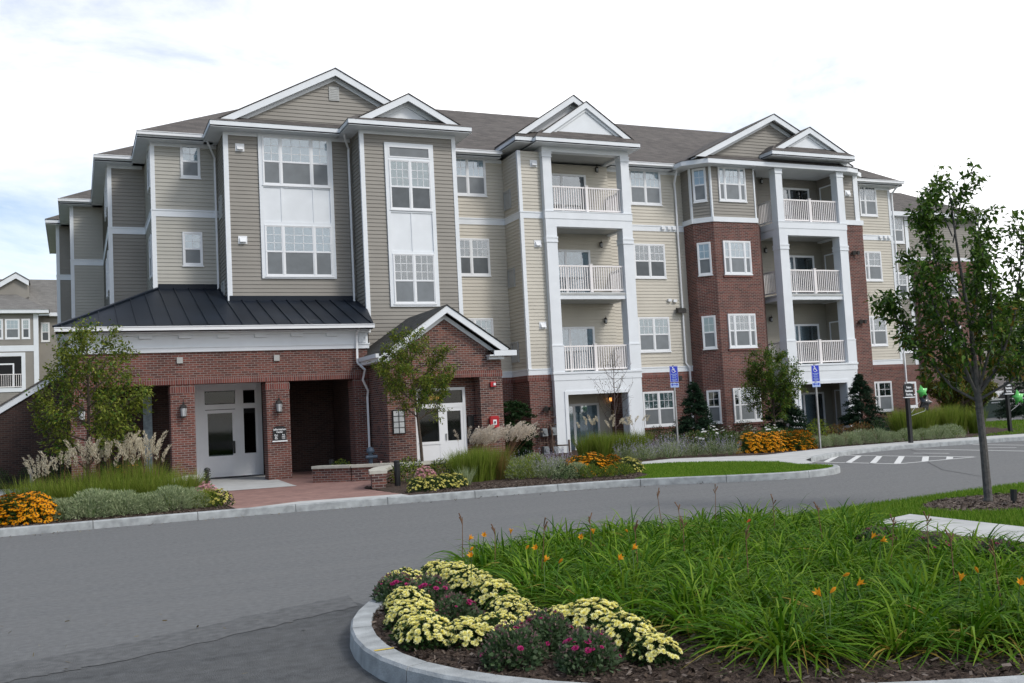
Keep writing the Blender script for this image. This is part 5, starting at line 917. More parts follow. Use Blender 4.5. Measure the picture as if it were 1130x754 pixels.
BL = [(3.42, 8.97), (3.58, 8.99), (3.19, 8.36), (3.05, 7.95), (3.86, 8.98), (3.59, 8.04), (3.69, 8.02), (3.33, 7.11), (3.46, 7.12), (4.32, 8.39), (4.44, 8.36), (4.81, 8.36), (3.93, 7.0), (4.19, 7.22), (5.99, 8.08), (6.13, 6.56), (5.91, 6.23), (4.6, 5.21), (4.55, 5.03), (4.06, 4.8), (4.14, 4.81), (5.13, 4.74), (5.19, 4.35), (5.29, 4.74)]
for i, (x, y) in enumerate(BL):
    k = 1.06; lb = 'orange daylily bloom behind the back row of yellow mums' if i < 7 else 'orange daylily bloom standing in the middle of the green daylily bed' if i < 14 else 'reddish daylily bloom on a tall stem in the daylily bed' if i == 14 else 'orange yellow daylily bloom low among the front daylily leaves' if i > 16 else 'orange yellow daylily bloom in front of the concrete pad'
    bloom_plant(x * k, y * k, .53 + .02 * math.sin(i * 2), PR_ if i == 14 else PO, 300 + i, lb, i % 3 != 2, (.05 * math.sin(i), .05 * math.cos(i)))
for i, (x, y) in enumerate([(2.84, 7.58), (3.78, 9.18), (3.96, 8.41), (4.84, 9.17), (6.06, 9.39), (5.06, 6.85), (7.2, 10.3), (6.9, 8.11), (6.65, 6.83), (6.82, 6.61), (4.64, 7.93), (5.82, 5.07), (6.01, 5.61), (7.2, 9.2), (5.4, 8.3), (6.3, 10.2)]):
    if i == 0: x, y = 3.6, 9.6
    t = thing('dry_flower_stalk', 'dry brown daylily stalk sticking up above the leaves', 'plant stalk', (x, y, zb), 'dry daylily stalks'); rgd2 = random.Random(i); h = rgd2.uniform(.50, .62); a, b = rgd2.uniform(-.06, .06), rgd2.uniform(-.06, .06)
    m = MB().tube([(x - a, y - b, zb), (x - a * .3, y - b * .3, zb + h * .6), (x, y, zb + h)], [.005, .004, .003], 5)
    for q in range(3): an = rgd2.uniform(0, 6.28); m.tube([(x - a * .1, y - b * .1, zb + h * (.86 + .04 * q)), (x + .035 * math.cos(an), y + .035 * math.sin(an), zb + h * (.95 + .06 * q))], [.004, .007], 5)
    obj('stalk', m, dryM, t)
for i, (x, y) in enumerate([(7.45, 7.9), (7.35, 7.1), (7.5, 6.5)]): copy_tree(pA, (x, y, zb), i, 1.05, 'magenta flowered aster between the daylilies and the concrete pad', 'magenta asters by the concrete pad')
# --- loose bark chips on the open mulch
def chips(name, n, poly, z, mats, seed, L=(.02, .06)):
    rg = np.random.default_rng(seed); xs = [p[0] for p in poly]; ys = [p[1] for p in poly]; P = []
    while len(P) < n:
        x, y = rg.uniform(min(xs), max(xs)), rg.uniform(min(ys), max(ys))
        if inpoly(x, y, poly): P.append((x, y, z + rg.uniform(.0, .018)))
    P = np.array(P); A = unit(np.stack([rg.normal(size=n), rg.normal(size=n), rg.normal(0, .25, n)], 1)); Ls = rg.uniform(*L, n); S = unit(np.cross(A, np.array([0, 0, 1]) + rg.normal(0, .3, (n, 3)))) * (Ls * rg.uniform(.2, .5, n))[:, None] * .5; E = A * Ls[:, None] * .5
    V = np.stack([P - E - S, P + E - S * .6, P + E + S, P - E + S * .7], 1).reshape(-1, 3); npobj(name, V, np.arange(4 * n).reshape(n, 4), rg.integers(0, len(mats), n), mats, kind='stuff')
chip = [leafmat('bark_chip', [(.022, .016, .012), (.05, .036, .027), (.085, .062, .046)], .9, 0, .15), leafmat('pale_bark_chip', [(.09, .07, .055), (.15, .12, .10), (.20, .165, .14)], .9, 0, .15)]
chips('bark_chips', 9000, [p for p in BED if p[0] < 6 and p[1] < 10.4], .135, [chip[0], chip[0], chip[0], chip[1]], 3)
ringp = [(12.6 + 1.5 * math.cos(a), 10.55 + .95 * math.sin(a)) for a in ang]
chips('bark_chips', 2600, ringp, .09, [chip[1], chip[1], chip[0]], 4, (.03, .08))
chips('bark_chips', 4500, [(6.9, 20.2), (11, 19.6), (12.2, 19.4), (12.6, 21.4), (7, 22)], .13, [chip[0], chip[1]], 5); chips('bark_chips', 3500, [(-4, 20.5), (2.8, 20.5), (2.8, 21.6), (-4, 21.6)], .13, [chip[0], chip[0], chip[1]], 6)
litter = leafmat('fallen_leaf', [(.10, .075, .04), (.20, .16, .08), (.30, .27, .18)], .8, .1)
chips('leaf_litter', 110, [(-3, 4.5), (1.7, 5.2), (1.8, 8.6), (2.2, 10), (-4, 12)], .012, [litter], 7, (.015, .05)); chips('leaf_litter', 260, [(-4, 19.7), (2.4, 19.8), (6.5, 19.5), (11, 18.8), (14.5, 17.0), (14.4, 17.45), (10.9, 19.3), (6.5, 19.85), (2.4, 20.2), (-4, 20.2)], .006, [litter, chip[0]], 8, (.02, .06))
# --- turf
def turf(name, n, poly, z, h, seed, wide=.006, hole=None):
    rg = np.random.default_rng(seed); xs = np.array([p[0] for p in poly]); ys = np.array([p[1] for p in poly]); out_ = []
    while sum(len(o) for o in out_) < n:
        x, y = rg.uniform(xs.min(), xs.max(), n), rg.uniform(ys.min(), ys.max(), n); c = np.zeros(n, bool); j = len(xs) - 1
        for i in range(len(xs)):
            with np.errstate(divide='ignore', invalid='ignore'): c ^= ((ys[i] > y) != (ys[j] > y)) & (x < (xs[j] - xs[i]) * (y - ys[i]) / (ys[j] - ys[i] + 1e-12) + xs[i])
            j = i
        if hole: c &= ((x - hole[0]) / hole[2]) ** 2 + ((y - hole[1]) / hole[3]) ** 2 > 1
        out_.append(np.stack([x[c], y[c]], 1))
    p = np.concatenate(out_)[:n]; P = np.concatenate([p, np.full((n, 1), z)], 1); A = unit(np.stack([rg.normal(0, .35, n), rg.normal(0, .35, n), np.ones(n)], 1)); hs = h * rg.uniform(.6, 1.3, n); a = rg.uniform(0, 6.28, n); S = np.stack([np.cos(a), np.sin(a), np.zeros(n)], 1) * wide
    V = np.stack([P - S, P + S, P + A * hs[:, None] + S * .25, P + A * hs[:, None] - S * .25], 1).reshape(-1, 3); npobj(name, V, np.arange(4 * n).reshape(n, 4), np.zeros(n), [LAWNM], kind='stuff')
LAWNM = leafmat('lawn_blade', [(.06, .15, .010), (.11, .22, .016), (.16, .28, .025), (.22, .30, .05)], .6, .3, .2)
vis2 = [(8.3, 11.38), (9.5, 11.6), (10.9, 11.88), (12.3, 12.03), (14, 12.28), (18, 12.58), (18, 9.5), (13.9, 7.6), (10.3, 7.8), (10.5, 10.45), (9.2, 10.1), (8.6, 9.0), (8.4, 10.2)]
def minus_ring(p): return p
turf('grass', 75000, vis2, .06, .065, 21, hole=(12.6, 10.55, 1.5, .95)); turf('grass', 42000, LAWN1, .12, .05, 22, .008); turf('grass', 26000, LAWN3, .11, .07, 23, .012)
for a in (0,):
    rg = np.random.default_rng(9)
# --- kerbside perennials and grasses
def mound(name, label, cat, group, r, h, n, mats, L, W, seed, up=.4, inner=.45, stems=True, extra=None):
    rg = np.random.default_rng(seed); t = thing(name, label, cat, (0, 0, 0), group); P, d = domepts(n, r, h, rg, inner, .02); A = unit(d * [1, 1, .6] + rg.normal(0, .5, (n, 3)) + [0, 0, up]); V, Q = leaves(P, A, rg.uniform(L * .6, L * 1.2, n), rg.uniform(W * .6, W * 1.2, n), rg)
    npobj('foliage', V, Q, rg.integers(0, len(mats), n), mats, t); 
    if stems: obj('stem', sticks(MB(), 10, .06, r * .8, h, rg, .005), stemM, t)
    if extra: extra(t, rg, r, h)
    return t
def heads(name, mats, n, sz, petals=9, top=.25, zl=1.05, centre=None):
    def f(t, rg, r, h):
        d = unit(rg.normal(size=(n * 4, 3))); d = d[d[:, 2] > top][:n]; k = len(d); C = d * np.array([r, r, h * zl]) * rg.uniform(.85, 1.1, (k, 1)); ax = unit(d * [.7, .7, 1] + [0, -.35, .6]); s1 = unit(np.cross(ax, rg.normal(size=(k, 3)))); s2 = np.cross(ax, s1); pt = []
        for j in range(petals):
            a = 2 * np.pi * j / petals; dv = unit(s1 * math.cos(a) + s2 * math.sin(a) + ax * (-.12 if centre else .3)); v, q = leaves(C, dv, sz, sz * .42, rg, .05, ax); pt.append((v, q, 0))
        if centre:
            for j in range(5): a = 2 * np.pi * j / 5; dv = unit(s1 * math.cos(a) + s2 * math.sin(a) + ax * .8); v, q = leaves(C, dv, sz * .38, sz * .34, rg, .1, ax); pt.append((v, q, 1))
        V, Q, M = stack(*pt); npobj(name, V, Q, M, mats + ([centre] if centre else []), t)
    return f
def spikes(name, mat, n, L, rad, per, rise=1.15):
    def f(t, rg, r, h):
        d = unit(rg.normal(size=(n * 4, 3))); d = d[d[:, 2] > .2][:n]; k = len(d); B = d * np.array([r, r, h]) * .85; ax = unit(d * [.6, .6, .3] + [0, 0, .9] + rg.normal(0, .12, (k, 3))); pt = []
        tt = rg.uniform(0, 1, (k, per)); P = (B[:, None] + ax[:, None] * (tt * L)[:, :, None]).reshape(-1, 3); A = unit(np.repeat(ax, per, 0) + rg.normal(0, .8, (k * per, 3))); V, Q = leaves(P, A, rad * 1.6, rad, rg); npobj(name, V, Q, np.zeros(len(Q)), [mat], t, kind='stuff')
    return f
def tallgrass(label, group, n, L, lean, droop, W, mat, seed, plumes=0, ph=1.4, pmat=None, plen=.24, prad=.028, rb=.16, paz=None, plean=.25):
    rg = np.random.default_rng(seed); t = thing('ornamental_grass', label, 'ornamental grass', (0, 0, 0), group); V, Q, _, _ = blades(n, rb, L, W, lean, droop, rg, 4); npobj('foliage', V, Q, np.zeros(len(Q)), [mat], t)
    if plumes:
        m = MB(); PP, AA = [], []
        for i in range(plumes):
            a = rg.uniform(0, 6.28) if paz is None else rg.normal(paz, .5); r0 = rb * math.sqrt(rg.uniform()); le = plean * rg.uniform(.3, 1.2); h = ph * rg.uniform(.82, 1.05); b = np.array([r0 * math.cos(a), r0 * math.sin(a), 0]); c = b + [math.cos(a) * le * .35, math.sin(a) * le * .35, h * .55]; e = b + [math.cos(a) * le, math.sin(a) * le, h]
            m.tube([b, c, e], [.004, .0035, .002], 4); ax = unit((e - c)[None])[0]; k = 64; tt = rg.uniform(0, 1, k); dr = np.array([math.cos(a), math.sin(a), -.5]); cc = e - ax * plen * .3 + ax * plen * tt[:, None] + dr * (tt[:, None] ** 2) * plen * .35; rd = prad * np.sin(np.pi * np.clip(tt * .85 + .12, 0, 1)); an = rg.uniform(0, 6.28, k); s1 = unit(np.cross(ax, [.3, .5, .1])[None])[0]; s2 = np.cross(ax, s1)
            PP.append(cc + (s1 * np.cos(an)[:, None] + s2 * np.sin(an)[:, None]) * (rd * rg.uniform(.2, 1, k))[:, None]); AA.append(unit(ax + (s1 * np.cos(an)[:, None] + s2 * np.sin(an)[:, None]) * .55 + dr * .3 * tt[:, None] + rg.normal(0, .15, (k, 3))))
        V, Q = leaves(np.concatenate(PP), np.concatenate(AA), .06, .019, rg); npobj('plume', V, Q, np.zeros(len(Q)), [pmat or PL], t); obj('stem', m, dryM, t)
    return t
rgp = np.random.default_rng(31); BZ = .12
# left bed
sus = mound('coneflower_clump', 'clump of golden orange black eyed coneflowers by the kerb at the left edge', 'flowers', 'orange coneflowers at the left end of the kerb bed', .42, .52, 800, [SUl], .09, .035, 41, .5, .3, True, heads('flowers', [SU], 190, .06, 10, .0, 1.06, SUc))
scatter(sus, [(-1.75, 21.3), (-1.2, 21.5), (-.78, 21.3), (-1.3, 22.0), (-2.3, 21.7), (-.75, 21.95), (-2.9, 21.4), (-1.8, 22.4), (-2.6, 22.4)], BZ, rgp)
sv = mound('silver_mound_plant', 'low mounded silvery green plant along the left kerb', 'plant', 'silvery mounds along the left kerb', .38, .38, 2600, [SV], .065, .013, 42, .6, .62)
scatter(sv, [(-.2, 21.45, 1.1), (.28, 21.35, 1.25), (.85, 21.35, 1.15), (1.3, 21.4, .95), (1.75, 21.55, 1.2), (2.15, 21.7, 1.0), (.55, 21.85, 1.1), (-.45, 21.9)], BZ, rgp, .92, 1.1)
yg = mound('lime_mound_plant', 'small lime green mounded plant at the right end of the left bed', 'plant', None, .33, .36, 1500, [YG], .05, .014, 43, .7, .5); at(yg, 2.48, 21.7, BZ)
tg = tallgrass('tall green ornamental grass with cream plumes in front of the entrance porch', 'tall plumed grasses before the porch', 420, (.85, 1.35), .5, .24, .013, GG, 44, 9, 1.36, PL, .42, .042, .2, None, .16)
scatter(tg, [(-.72, 23.9, .74), (-.35, 23.7, .85), (.15, 23.8), (.62, 23.6), (1.08, 23.7), (1.5, 23.65), (.9, 24.4), (1.65, 24.5), (.35, 24.5), (1.35, 24.4), (-.75, 24.5, .78)], BZ, rgp, .86, 1.0)
tg2 = tallgrass('tall green ornamental grass without plumes behind the silvery mounds', 'green grasses behind the silvery mounds', 420, (.75, 1.15), .5, .22, .013, GG, 45, rb=.2)
scatter(tg2, [(-.6, 23.0), (-.1, 22.9), (.4, 22.8), (.9, 22.85), (1.4, 22.8), (1.9, 22.95), (2.3, 23.3), (-1.0, 23.3)], BZ, rgp, .75, .95)
su2 = mound('coneflower_clump', 'orange coneflowers glimpsed behind the tall grass plumes', 'flowers', 'orange coneflowers behind the plumes', .40, 1.12, 700, [SUl], .09, .035, 46, .5, .3, True, heads('flowers', [SU], 30, .04, 10, .5, 1.05, SUc)); scatter(su2, [(.75, 25.0), (1.2, 25.0)], BZ, rgp, .95, 1.05)
def sedum(seed, x, y, label):
    o = mound('stonecrop', label, 'flowers', None, .28, .38, 500, [SV, YG], .07, .04, seed, .5, .3, True, heads('flower_heads', [PK], 150, .045, 6, .45, 1.12)); at(o, x, y, BZ, 0, 1); return o
sedum(47, 2.62, 23.0, 'pink flowering stonecrop beside the finned bollard light'); sedum(48, 7.75, 23.1, 'pink flowering stonecrop behind the row of yellow mums by the planter wall')
FY = leafmat('soft_yellow_petal', [(.60, .56, .12), (.70, .66, .24)], .55, .2)
ym = mum(49, 'single yellow chrysanthemum at the left corner of the brick path', None, .30, .34, 110, FY, FY, .034, LG, 0, .85, 700); at(ym, 2.74, 21.75, BZ)
# right bed, from the path towards the lawn
for i, (x, y, lb) in enumerate([(6.95, 21.2, 'yellow chrysanthemum nearest the brick path in the kerb row'), (7.3, 21.25, 'second yellow chrysanthemum from the brick path'), (7.65, 21.35, 'third yellow chrysanthemum from the brick path'), (7.98, 21.55, 'fourth yellow chrysanthemum from the brick path beside the grey green grass tuft'), (12.2, 22.5, 'small yellow chrysanthemum right of the orange coneflower clumps'), (12.6, 22.9, 'yellow chrysanthemum between the coneflowers and the lawn'), (12.95, 22.3, 'wide yellow chrysanthemum at the lawn edge'), (12.7, 21.6, 'low yellow chrysanthemum beside the lawn corner')]): copy_tree(ym, (x, y, BZ), i * 1.1, rgp.uniform(.85, 1.0), lb, 'yellow chrysanthemums along the far kerb')
sh = mound('lime_shrub', 'lime green shrub behind the short planter wall end', 'shrub', None, .5, .62, 1300, [YG, EV], .06, .035, 51, .4, .4); at(sh, 7.75, 24.4, BZ)
sh2 = copy_tree(sh, (7.2, 29.3, BZ), 2, .8, 'lime green shrub on the curved planter beside the right porch pier'); copy_tree(sh, (8.9, 25.2, BZ), 1, .8, 'lime green shrub at the foot of the slim entrance tree')
lt = tallgrass('short grey green grass tuft at the right end of the yellow kerb mums', None, 170, (.35, .6), .5, .2, .010, SV, 52, rb=.12); at(lt, 8.35, 21.9, BZ)
fg_ = tallgrass('upright green fountain grass in front of the side entrance', 'fountain grasses before the side entrance', 420, (.7, 1.08), .34, .16, .012, GG, 53, rb=.18); scatter(fg_, [(8.6, 22.9), (8.95, 22.75), (9.3, 22.9), (8.75, 23.4), (9.15, 23.5)], BZ, rgp, .85, 1.0)
rgg = tallgrass('upright reddish grass beside the fountain grasses', 'reddish grasses', 220, (.55, .95), .3, .15, .011, GR, 54, rb=.12); scatter(rgg, [(9.62, 22.85), (9.75, 23.2)], BZ, rgp, .9, 1.0)
mi = tallgrass('silver grass with drooping wispy plumes in front of the white side door', 'silver grasses with wispy plumes', 380, (.65, 1.1), .45, .28, .014, GG, 55, 44, 1.16, PLw, .46, .042, .24, -.35, .62); scatter(mi, [(9.55, 25.2), (10.65, 25.3), (10.15, 25.6)], BZ, rgp, .92, 1.0)
ps = mound('perennial_clump', 'loose lime green perennial clump between the grasses and the lavender', 'plant', 'loose green perennials by the kerb', .42, .55, 1100, [LVl, YG], .08, .022, 56, .9, .3); scatter(ps, [(10.1, 22.9), (10.5, 22.6), (10.2, 23.5), (10.75, 23.3), (9.95, 22.3)], BZ, rgp)
lv = mound('russian_sage', 'grey green sage plant with pale purple flower spikes', 'plant', 'purple spiked sage plants', .38, .42, 900, [LVl, SV], .07, .012, 57, .9, .3, True, spikes('flower_spikes', LV, 42, .32, .014, 14))
scatter(lv, [(10.5, 22.0), (10.9, 22.2), (11.2, 22.6), (11.0, 23.2), (11.5, 23.4), (10.7, 23.8), (15.6, 25.9), (16.1, 26.2), (16.6, 26.0), (17.1, 26.3), (17.5, 26.0), (18.0, 25.7), (18.4, 25.4), (16.9, 26.8), (15.3, 26.5)], BZ, rgp)
gd_ = mound('dark_green_mound', 'small dark green mounded plant right behind the kerb joint', 'plant', None, .32, .34, 1000, [SV, EV], .05, .02, 58, .5, .5); at(gd_, 10.55, 21.1, BZ)
sv2 = copy_tree(sv, (10.95, 21.3, BZ), 1, .9, 'silvery mound at the kerb between sage and coneflowers'); sv2['group'] = 'silvery mounds by the far kerb'
pg_ = mound('perennial_clump', 'leafy green perennial in front of the orange coneflowers', 'plant', 'leafy green perennials before the coneflowers', .34, .34, 900, [SUl, YG], .07, .02, 59, .8, .4); scatter(pg_, [(11.1, 20.9, .8), (11.5, 20.8, .75), (11.9, 20.9, .75), (12.2, 21.1, .7)], BZ, rgp)
s3 = copy_tree(sus, (11.75, 21.95, BZ), 1, 1.0, 'left clump of orange coneflowers beside the lawn'); copy_tree(sus, (12.2, 21.9, BZ), 3, .85, 'middle clump of orange coneflowers beside the lawn'); copy_tree(sus, (11.3, 21.95, BZ), 4.5, .9, 'small clump of orange coneflowers at the sage plants')
for c_ in [o for o in COL.objects if o.get('label', '').endswith(('beside the lawn', 'at the sage plants')) and 'coneflowers' in o['label']]: c_['group'] = 'orange coneflowers beside the lawn'
tg3 = tallgrass('tall green grass before the ground floor opening of the beige tower', 'tall grasses before the beige tower', 460, (.8, 1.25), .4, .18, .013, GG, 60, 3, 1.4, PL, .26, .03, .2); scatter(tg3, [(14.55, 27.6), (15.0, 27.3), (15.45, 27.5), (15.9, 27.3), (16.35, 27.5), (16.8, 27.9), (15.2, 28.1), (16.1, 28.2)], BZ, rgp, .82, .95)
gp_ = mound('perennial_clump', 'dull green perennial behind the sage band and before the spruces', 'plant', 'dull green perennials before the brick tower', .5, .6, 1000, [LVl, SUl, RD, SUl], .08, .03, 61, .6, .4); scatter(gp_, [(18.2, 28), (18.9, 27.6), (19.5, 27.9), (20.2, 27.7), (20.6, 28.4), (18.5, 29), (19.6, 29), (21.4, 28.6), (22.2, 28.2), (21.6, 26.9)], BZ, rgp)
sb3 = copy_tree(sus, (19.4, 25.6, BZ), 0, 1.15, 'bright orange coneflower mass in front of the second accessible sign', 'bright orange coneflower bed')
for i, (x, y) in enumerate([(19.85, 25.35), (20.3, 25.5), (20.75, 25.3), (21.2, 25.45), (21.45, 25.9), (20.1, 25.95), (20.6, 26.0), (21.0, 26.1)]): copy_tree(sus, (x, y, BZ), i, 1.08, 'bright orange coneflower mass in front of the second accessible sign', 'bright orange coneflower bed')
wd = mound('white_daisy_clump', 'white flowered perennial behind the bright orange coneflowers', 'flowers', 'white daisies behind the coneflowers', .4, .72, 500, [SUl], .08, .03, 62, .5, .35, True, heads('flowers', [WH], 20, .055, 8, .5, 1.08)); scatter(wd, [(19.6, 27.2), (20.5, 27.1), (21.2, 27.0), (19.0, 27.3)], BZ, rgp)
sg_ = mound('silver_mound_plant', 'low silvery mound along the far pavement', 'plant', 'silvery mounds along the far pavement', .42, .42, 2000, [SV], .06, .012, 63, .6, .5); scatter(sg_, [(22.1, 25.6), (22.7, 25.7), (23.2, 25.5), (23.8, 25.6), (24.3, 25.4), (24.9, 25.4), (25.5, 25.3), (26.1, 25.2), (26.7, 25.1), (27.2, 25.0)], BZ, rgp)
rs = mound('red_shrub', 'reddish shrub between the silvery mounds and the right spruce', 'shrub', 'reddish shrubs', .55, .6, 900, [RD], .06, .03, 64, .4, .4); scatter(rs, [(25.2, 28.3), (26.4, 28.4)], BZ, rgp)
ys = mound('yellow_green_shrub', 'yellow green shrub before the right balcony doorway', 'shrub', None, .55, .85, 900, [YG], .06, .035, 65, .4, .4); at(ys, 24.3, 28.2, BZ)
ds_ = mound('dark_shrub', 'dark clipped evergreen shrub under the ground floor windows', 'shrub', 'dark evergreen shrubs along the brick walls', .55, .75, 1100, [EV], .05, .03, 66, .3, .5); scatter(ds_, [(20.9, 34.9), (21.8, 35.0), (22.8, 35.1), (25.1, 33.6), (24.2, 34.4), (34.2, 34.4), (35.4, 34.6), (33.6, 32), (28.3, 29.3)], BZ, rgp)
hd = copy_tree(ds_, (-1.4, 37.0, .05), 0, 1.0, 'dark shrub at the foot of the brick annex', 'dark shrubs before the brick annex')
for i, x in enumerate((-4.2, -3.3, -2.4, -.6)): copy_tree(ds_, (x, 37.1, .05), i, 1.0, 'dark shrub at the foot of the brick annex', 'dark shrubs before the brick annex')
tg4 = tallgrass('tall yellow green grass right of the black parking sign', 'tall grasses right of the parking sign', 460, (.85, 1.3), .34, .12, .015, GG, 67, rb=.26); scatter(tg4, [(27.4, 27.3), (28.0, 27.0), (28.6, 27.2), (29.2, 26.9), (29.8, 27.0), (30.3, 26.7), (27.8, 27.9), (28.5, 28.0), (29.3, 27.7), (30.0, 27.6)], BZ, rgp, .9, 1.05)
# --- conifers
def conifer(name, label, x, y, h, r, n, seed, mat=SP, rounded=False):
    rg = np.random.default_rng(seed); t = thing(name, label, 'evergreen tree', (x, y, BZ)); obj('trunk', MB().tube([(x, y, BZ), (x, y, BZ + h * .93)], [.05, .012], 7), barkB, t); nb = 11 * int(h / .16); P, A = [], []
    for i in range(nb):
        f = rg.uniform(0, 1) ** 1.35; z = h * (.04 + .94 * f); R = r * ((1 - f) ** .85 if not rounded else math.sqrt(max(0, 1 - (max(0, f - .25) / .75) ** 2)) * (.75 + f)) * rg.uniform(.72, 1.1) + .03; a = rg.uniform(0, 6.28); k = max(6, int(n * (.3 + R / r) / nb)); tt = rg.uniform(.12, 1, k) ** .7; d = np.array([math.cos(a), math.sin(a)])
        p = np.stack([d[0] * R * tt, d[1] * R * tt, z + .10 * R * tt * 2 - .28 * R * tt ** 2], 1) + rg.normal(0, .035, (k, 3)); P.append(p); sd_ = np.array([-d[1], d[0], 0]); A.append(unit(np.array([d[0], d[1], .15]) * rg.uniform(.3, 1, (k, 1)) + sd_ * rg.normal(0, .8, (k, 1)) + rg.normal(0, .25, (k, 3))))
    P, A = np.concatenate(P), np.concatenate(A); V, Q = leaves(P, A, rg.uniform(.06, .13, len(P)), .032, rg); npobj('foliage', V, Q, np.zeros(len(Q)), [mat], t); return t
conifer('spruce', 'conical dark spruce left of the narrow bay window', 22.2, 32.8, 2.5, 1.05, 24000, 71); conifer('spruce', 'wide dark spruce behind the bright orange coneflowers', 26.6, 32.9, 2.25, 1.25, 24000, 72); conifer('spruce', 'conical dark spruce at the right edge of the right balcony tower', 30.55, 32.7, 2.55, 1.15, 24000, 73)
conifer('evergreen_shrub', 'rounded dark evergreen shrub between the side entrance and the gas meters', 14.6, 33.2, 2.05, .70, 20000, 74, EV, True); conifer('spruce', 'dark evergreen at the far right behind the farther parking sign', 43.0, 34.8, 3.9, 1.5, 24000, 75)
# --- broadleaf trees
def tree(name, label, x, y, z0, limbs, trunk, leafn, lsize, seed, mat, barkm, sub=7, spread=.42, droop=.25, cat='tree', twigs=True, clump=None):
    """trunk: list of (dx,dy,z,r); limbs: list of polylines [(dx,dy,z)...] with start radius"""
    rg = np.random.default_rng(seed); t = thing(name, label, cat, (x, y, z0)); m = MB(); m.tube([(x + a, y + b, z0 + c) for a, b, c, r in trunk], [r for a, b, c, r in trunk], 9); TW = []
    for pts, r0 in limbs:
        P = [np.array(p, float) for p in pts]; n = len(P); m.tube([(x + p[0], y + p[1], z0 + p[2]) for p in P], [r0 * (1 - .82 * i / (n - 1)) for i in range(n)], 7)
        ln = sum(np.linalg.norm(P[i + 1] - P[i]) for i in range(n - 1)); k = max(3, int(sub * ln / 1.0))
        for j in range(k):
            f = .25 + .75 * (j + rg.uniform(0, 1)) / k; q = f * (n - 1); i = min(n - 2, int(q)); b = P[i] + (P[i + 1] - P[i]) * (q - i); dv = unit((P[i + 1] - P[i])[None])[0]; a = unit((dv * .75 + rg.normal(0, .65, 3) + np.array([0, 0, .15]))[None])[0]; L_ = spread * rg.uniform(.5, 1.25) * (1.1 - .45 * f); e = b + a * L_; mid = (b + e) / 2 + [0, 0, .04]
            TW.append((b, mid, e)); rr = r0 * .2 * (1 - .5 * f) + .003
            if twigs: m.tube([(x + b[0], y + b[1], z0 + b[2]), (x + mid[0], y + mid[1], z0 + mid[2]), (x + e[0], y + e[1], z0 + e[2])], [rr, rr * .7, rr * .35], 5)
    obj('trunk', m, barkm, t)
    if leafn:
        k = int(leafn / len(TW)) + 1; PP, AA = [], []
        for b, mid, e in TW:
            tt = rg.uniform(.1, 1.08, k)[:, None]; p = b + (e - b) * tt + rg.normal(0, .055 * spread / .42, (k, 3)); a = unit((e - b)[None] * 1.2 + rg.normal(0, .28, (k, 3)) * spread / .42 - [0, 0, droop * .4]); PP.append(p); AA.append(a)
        PP, AA = np.concatenate(PP), np.concatenate(AA); n = len(PP); Ls = lsize * rg.uniform(.65, 1.2, n); S = unit(np.cross(AA, rg.normal(0, .5, (n, 3)) + [0, 0, 1])); Nn = np.cross(S, AA); W = Ls * .46
        p0 = PP; p1 = PP + AA * (Ls * .5)[:, None] + Nn * (W * .16)[:, None]; p2 = PP + AA * Ls[:, None] - Nn * (Ls * .18)[:, None]; s_ = S * (W * .5)[:, None]; up = Nn * (W * .22)[:, None]; l1 = PP + AA * (Ls * .4)[:, None] + s_ + up; r1 = PP + AA * (Ls * .4)[:, None] - s_ + up
        V = np.stack([p0, l1, p2, p1, p0, p1, p2, r1], 1).reshape(-1, 3); Q = np.arange(8 * n).reshape(-1, 4); hz = (PP[:, 2] - PP[:, 2].min()) / np.ptp(PP[:, 2]); mi_ = np.repeat((rg.uniform(0, 1, n) < (mat[2](hz) if len(mat) > 2 else .2 * np.ones(n))).astype(int), 2)
        npobj('crown', V, Q, mi_, list(mat[:2]), t)
    return t
def fan(base, top, width, n, seed, depth=None, r0=.03, bulge=1.0, zlow=.0):
    """ascending limbs from a trunk line: base (dx,dy,z) to top; width of the crown at its widest"""
    rg = np.random.default_rng(seed); L_ = []; B, T = np.array(base, float), np.array(top, float)
    for i in range(n):
        f = (i + rg.uniform(0, .8)) / n; s = B + (T - B) * f * .88; a = i * 2.4 + rg.uniform(-.4, .4); R = width * .5 * (math.sin(math.pi * min(1, (.28 + .72 * f))) ** .75 * bulge + .12) * rg.uniform(.75, 1.1); h = (T[2] - B[2]) * (.42 - .26 * f) * rg.uniform(.7, 1.2); e = s + [R * math.cos(a), R * math.sin(a), h]; mid = s + [R * .55 * math.cos(a), R * .55 * math.sin(a), h * .35]; L_.append(([s, mid, e], r0 * (1 - .55 * f)))
    return L_
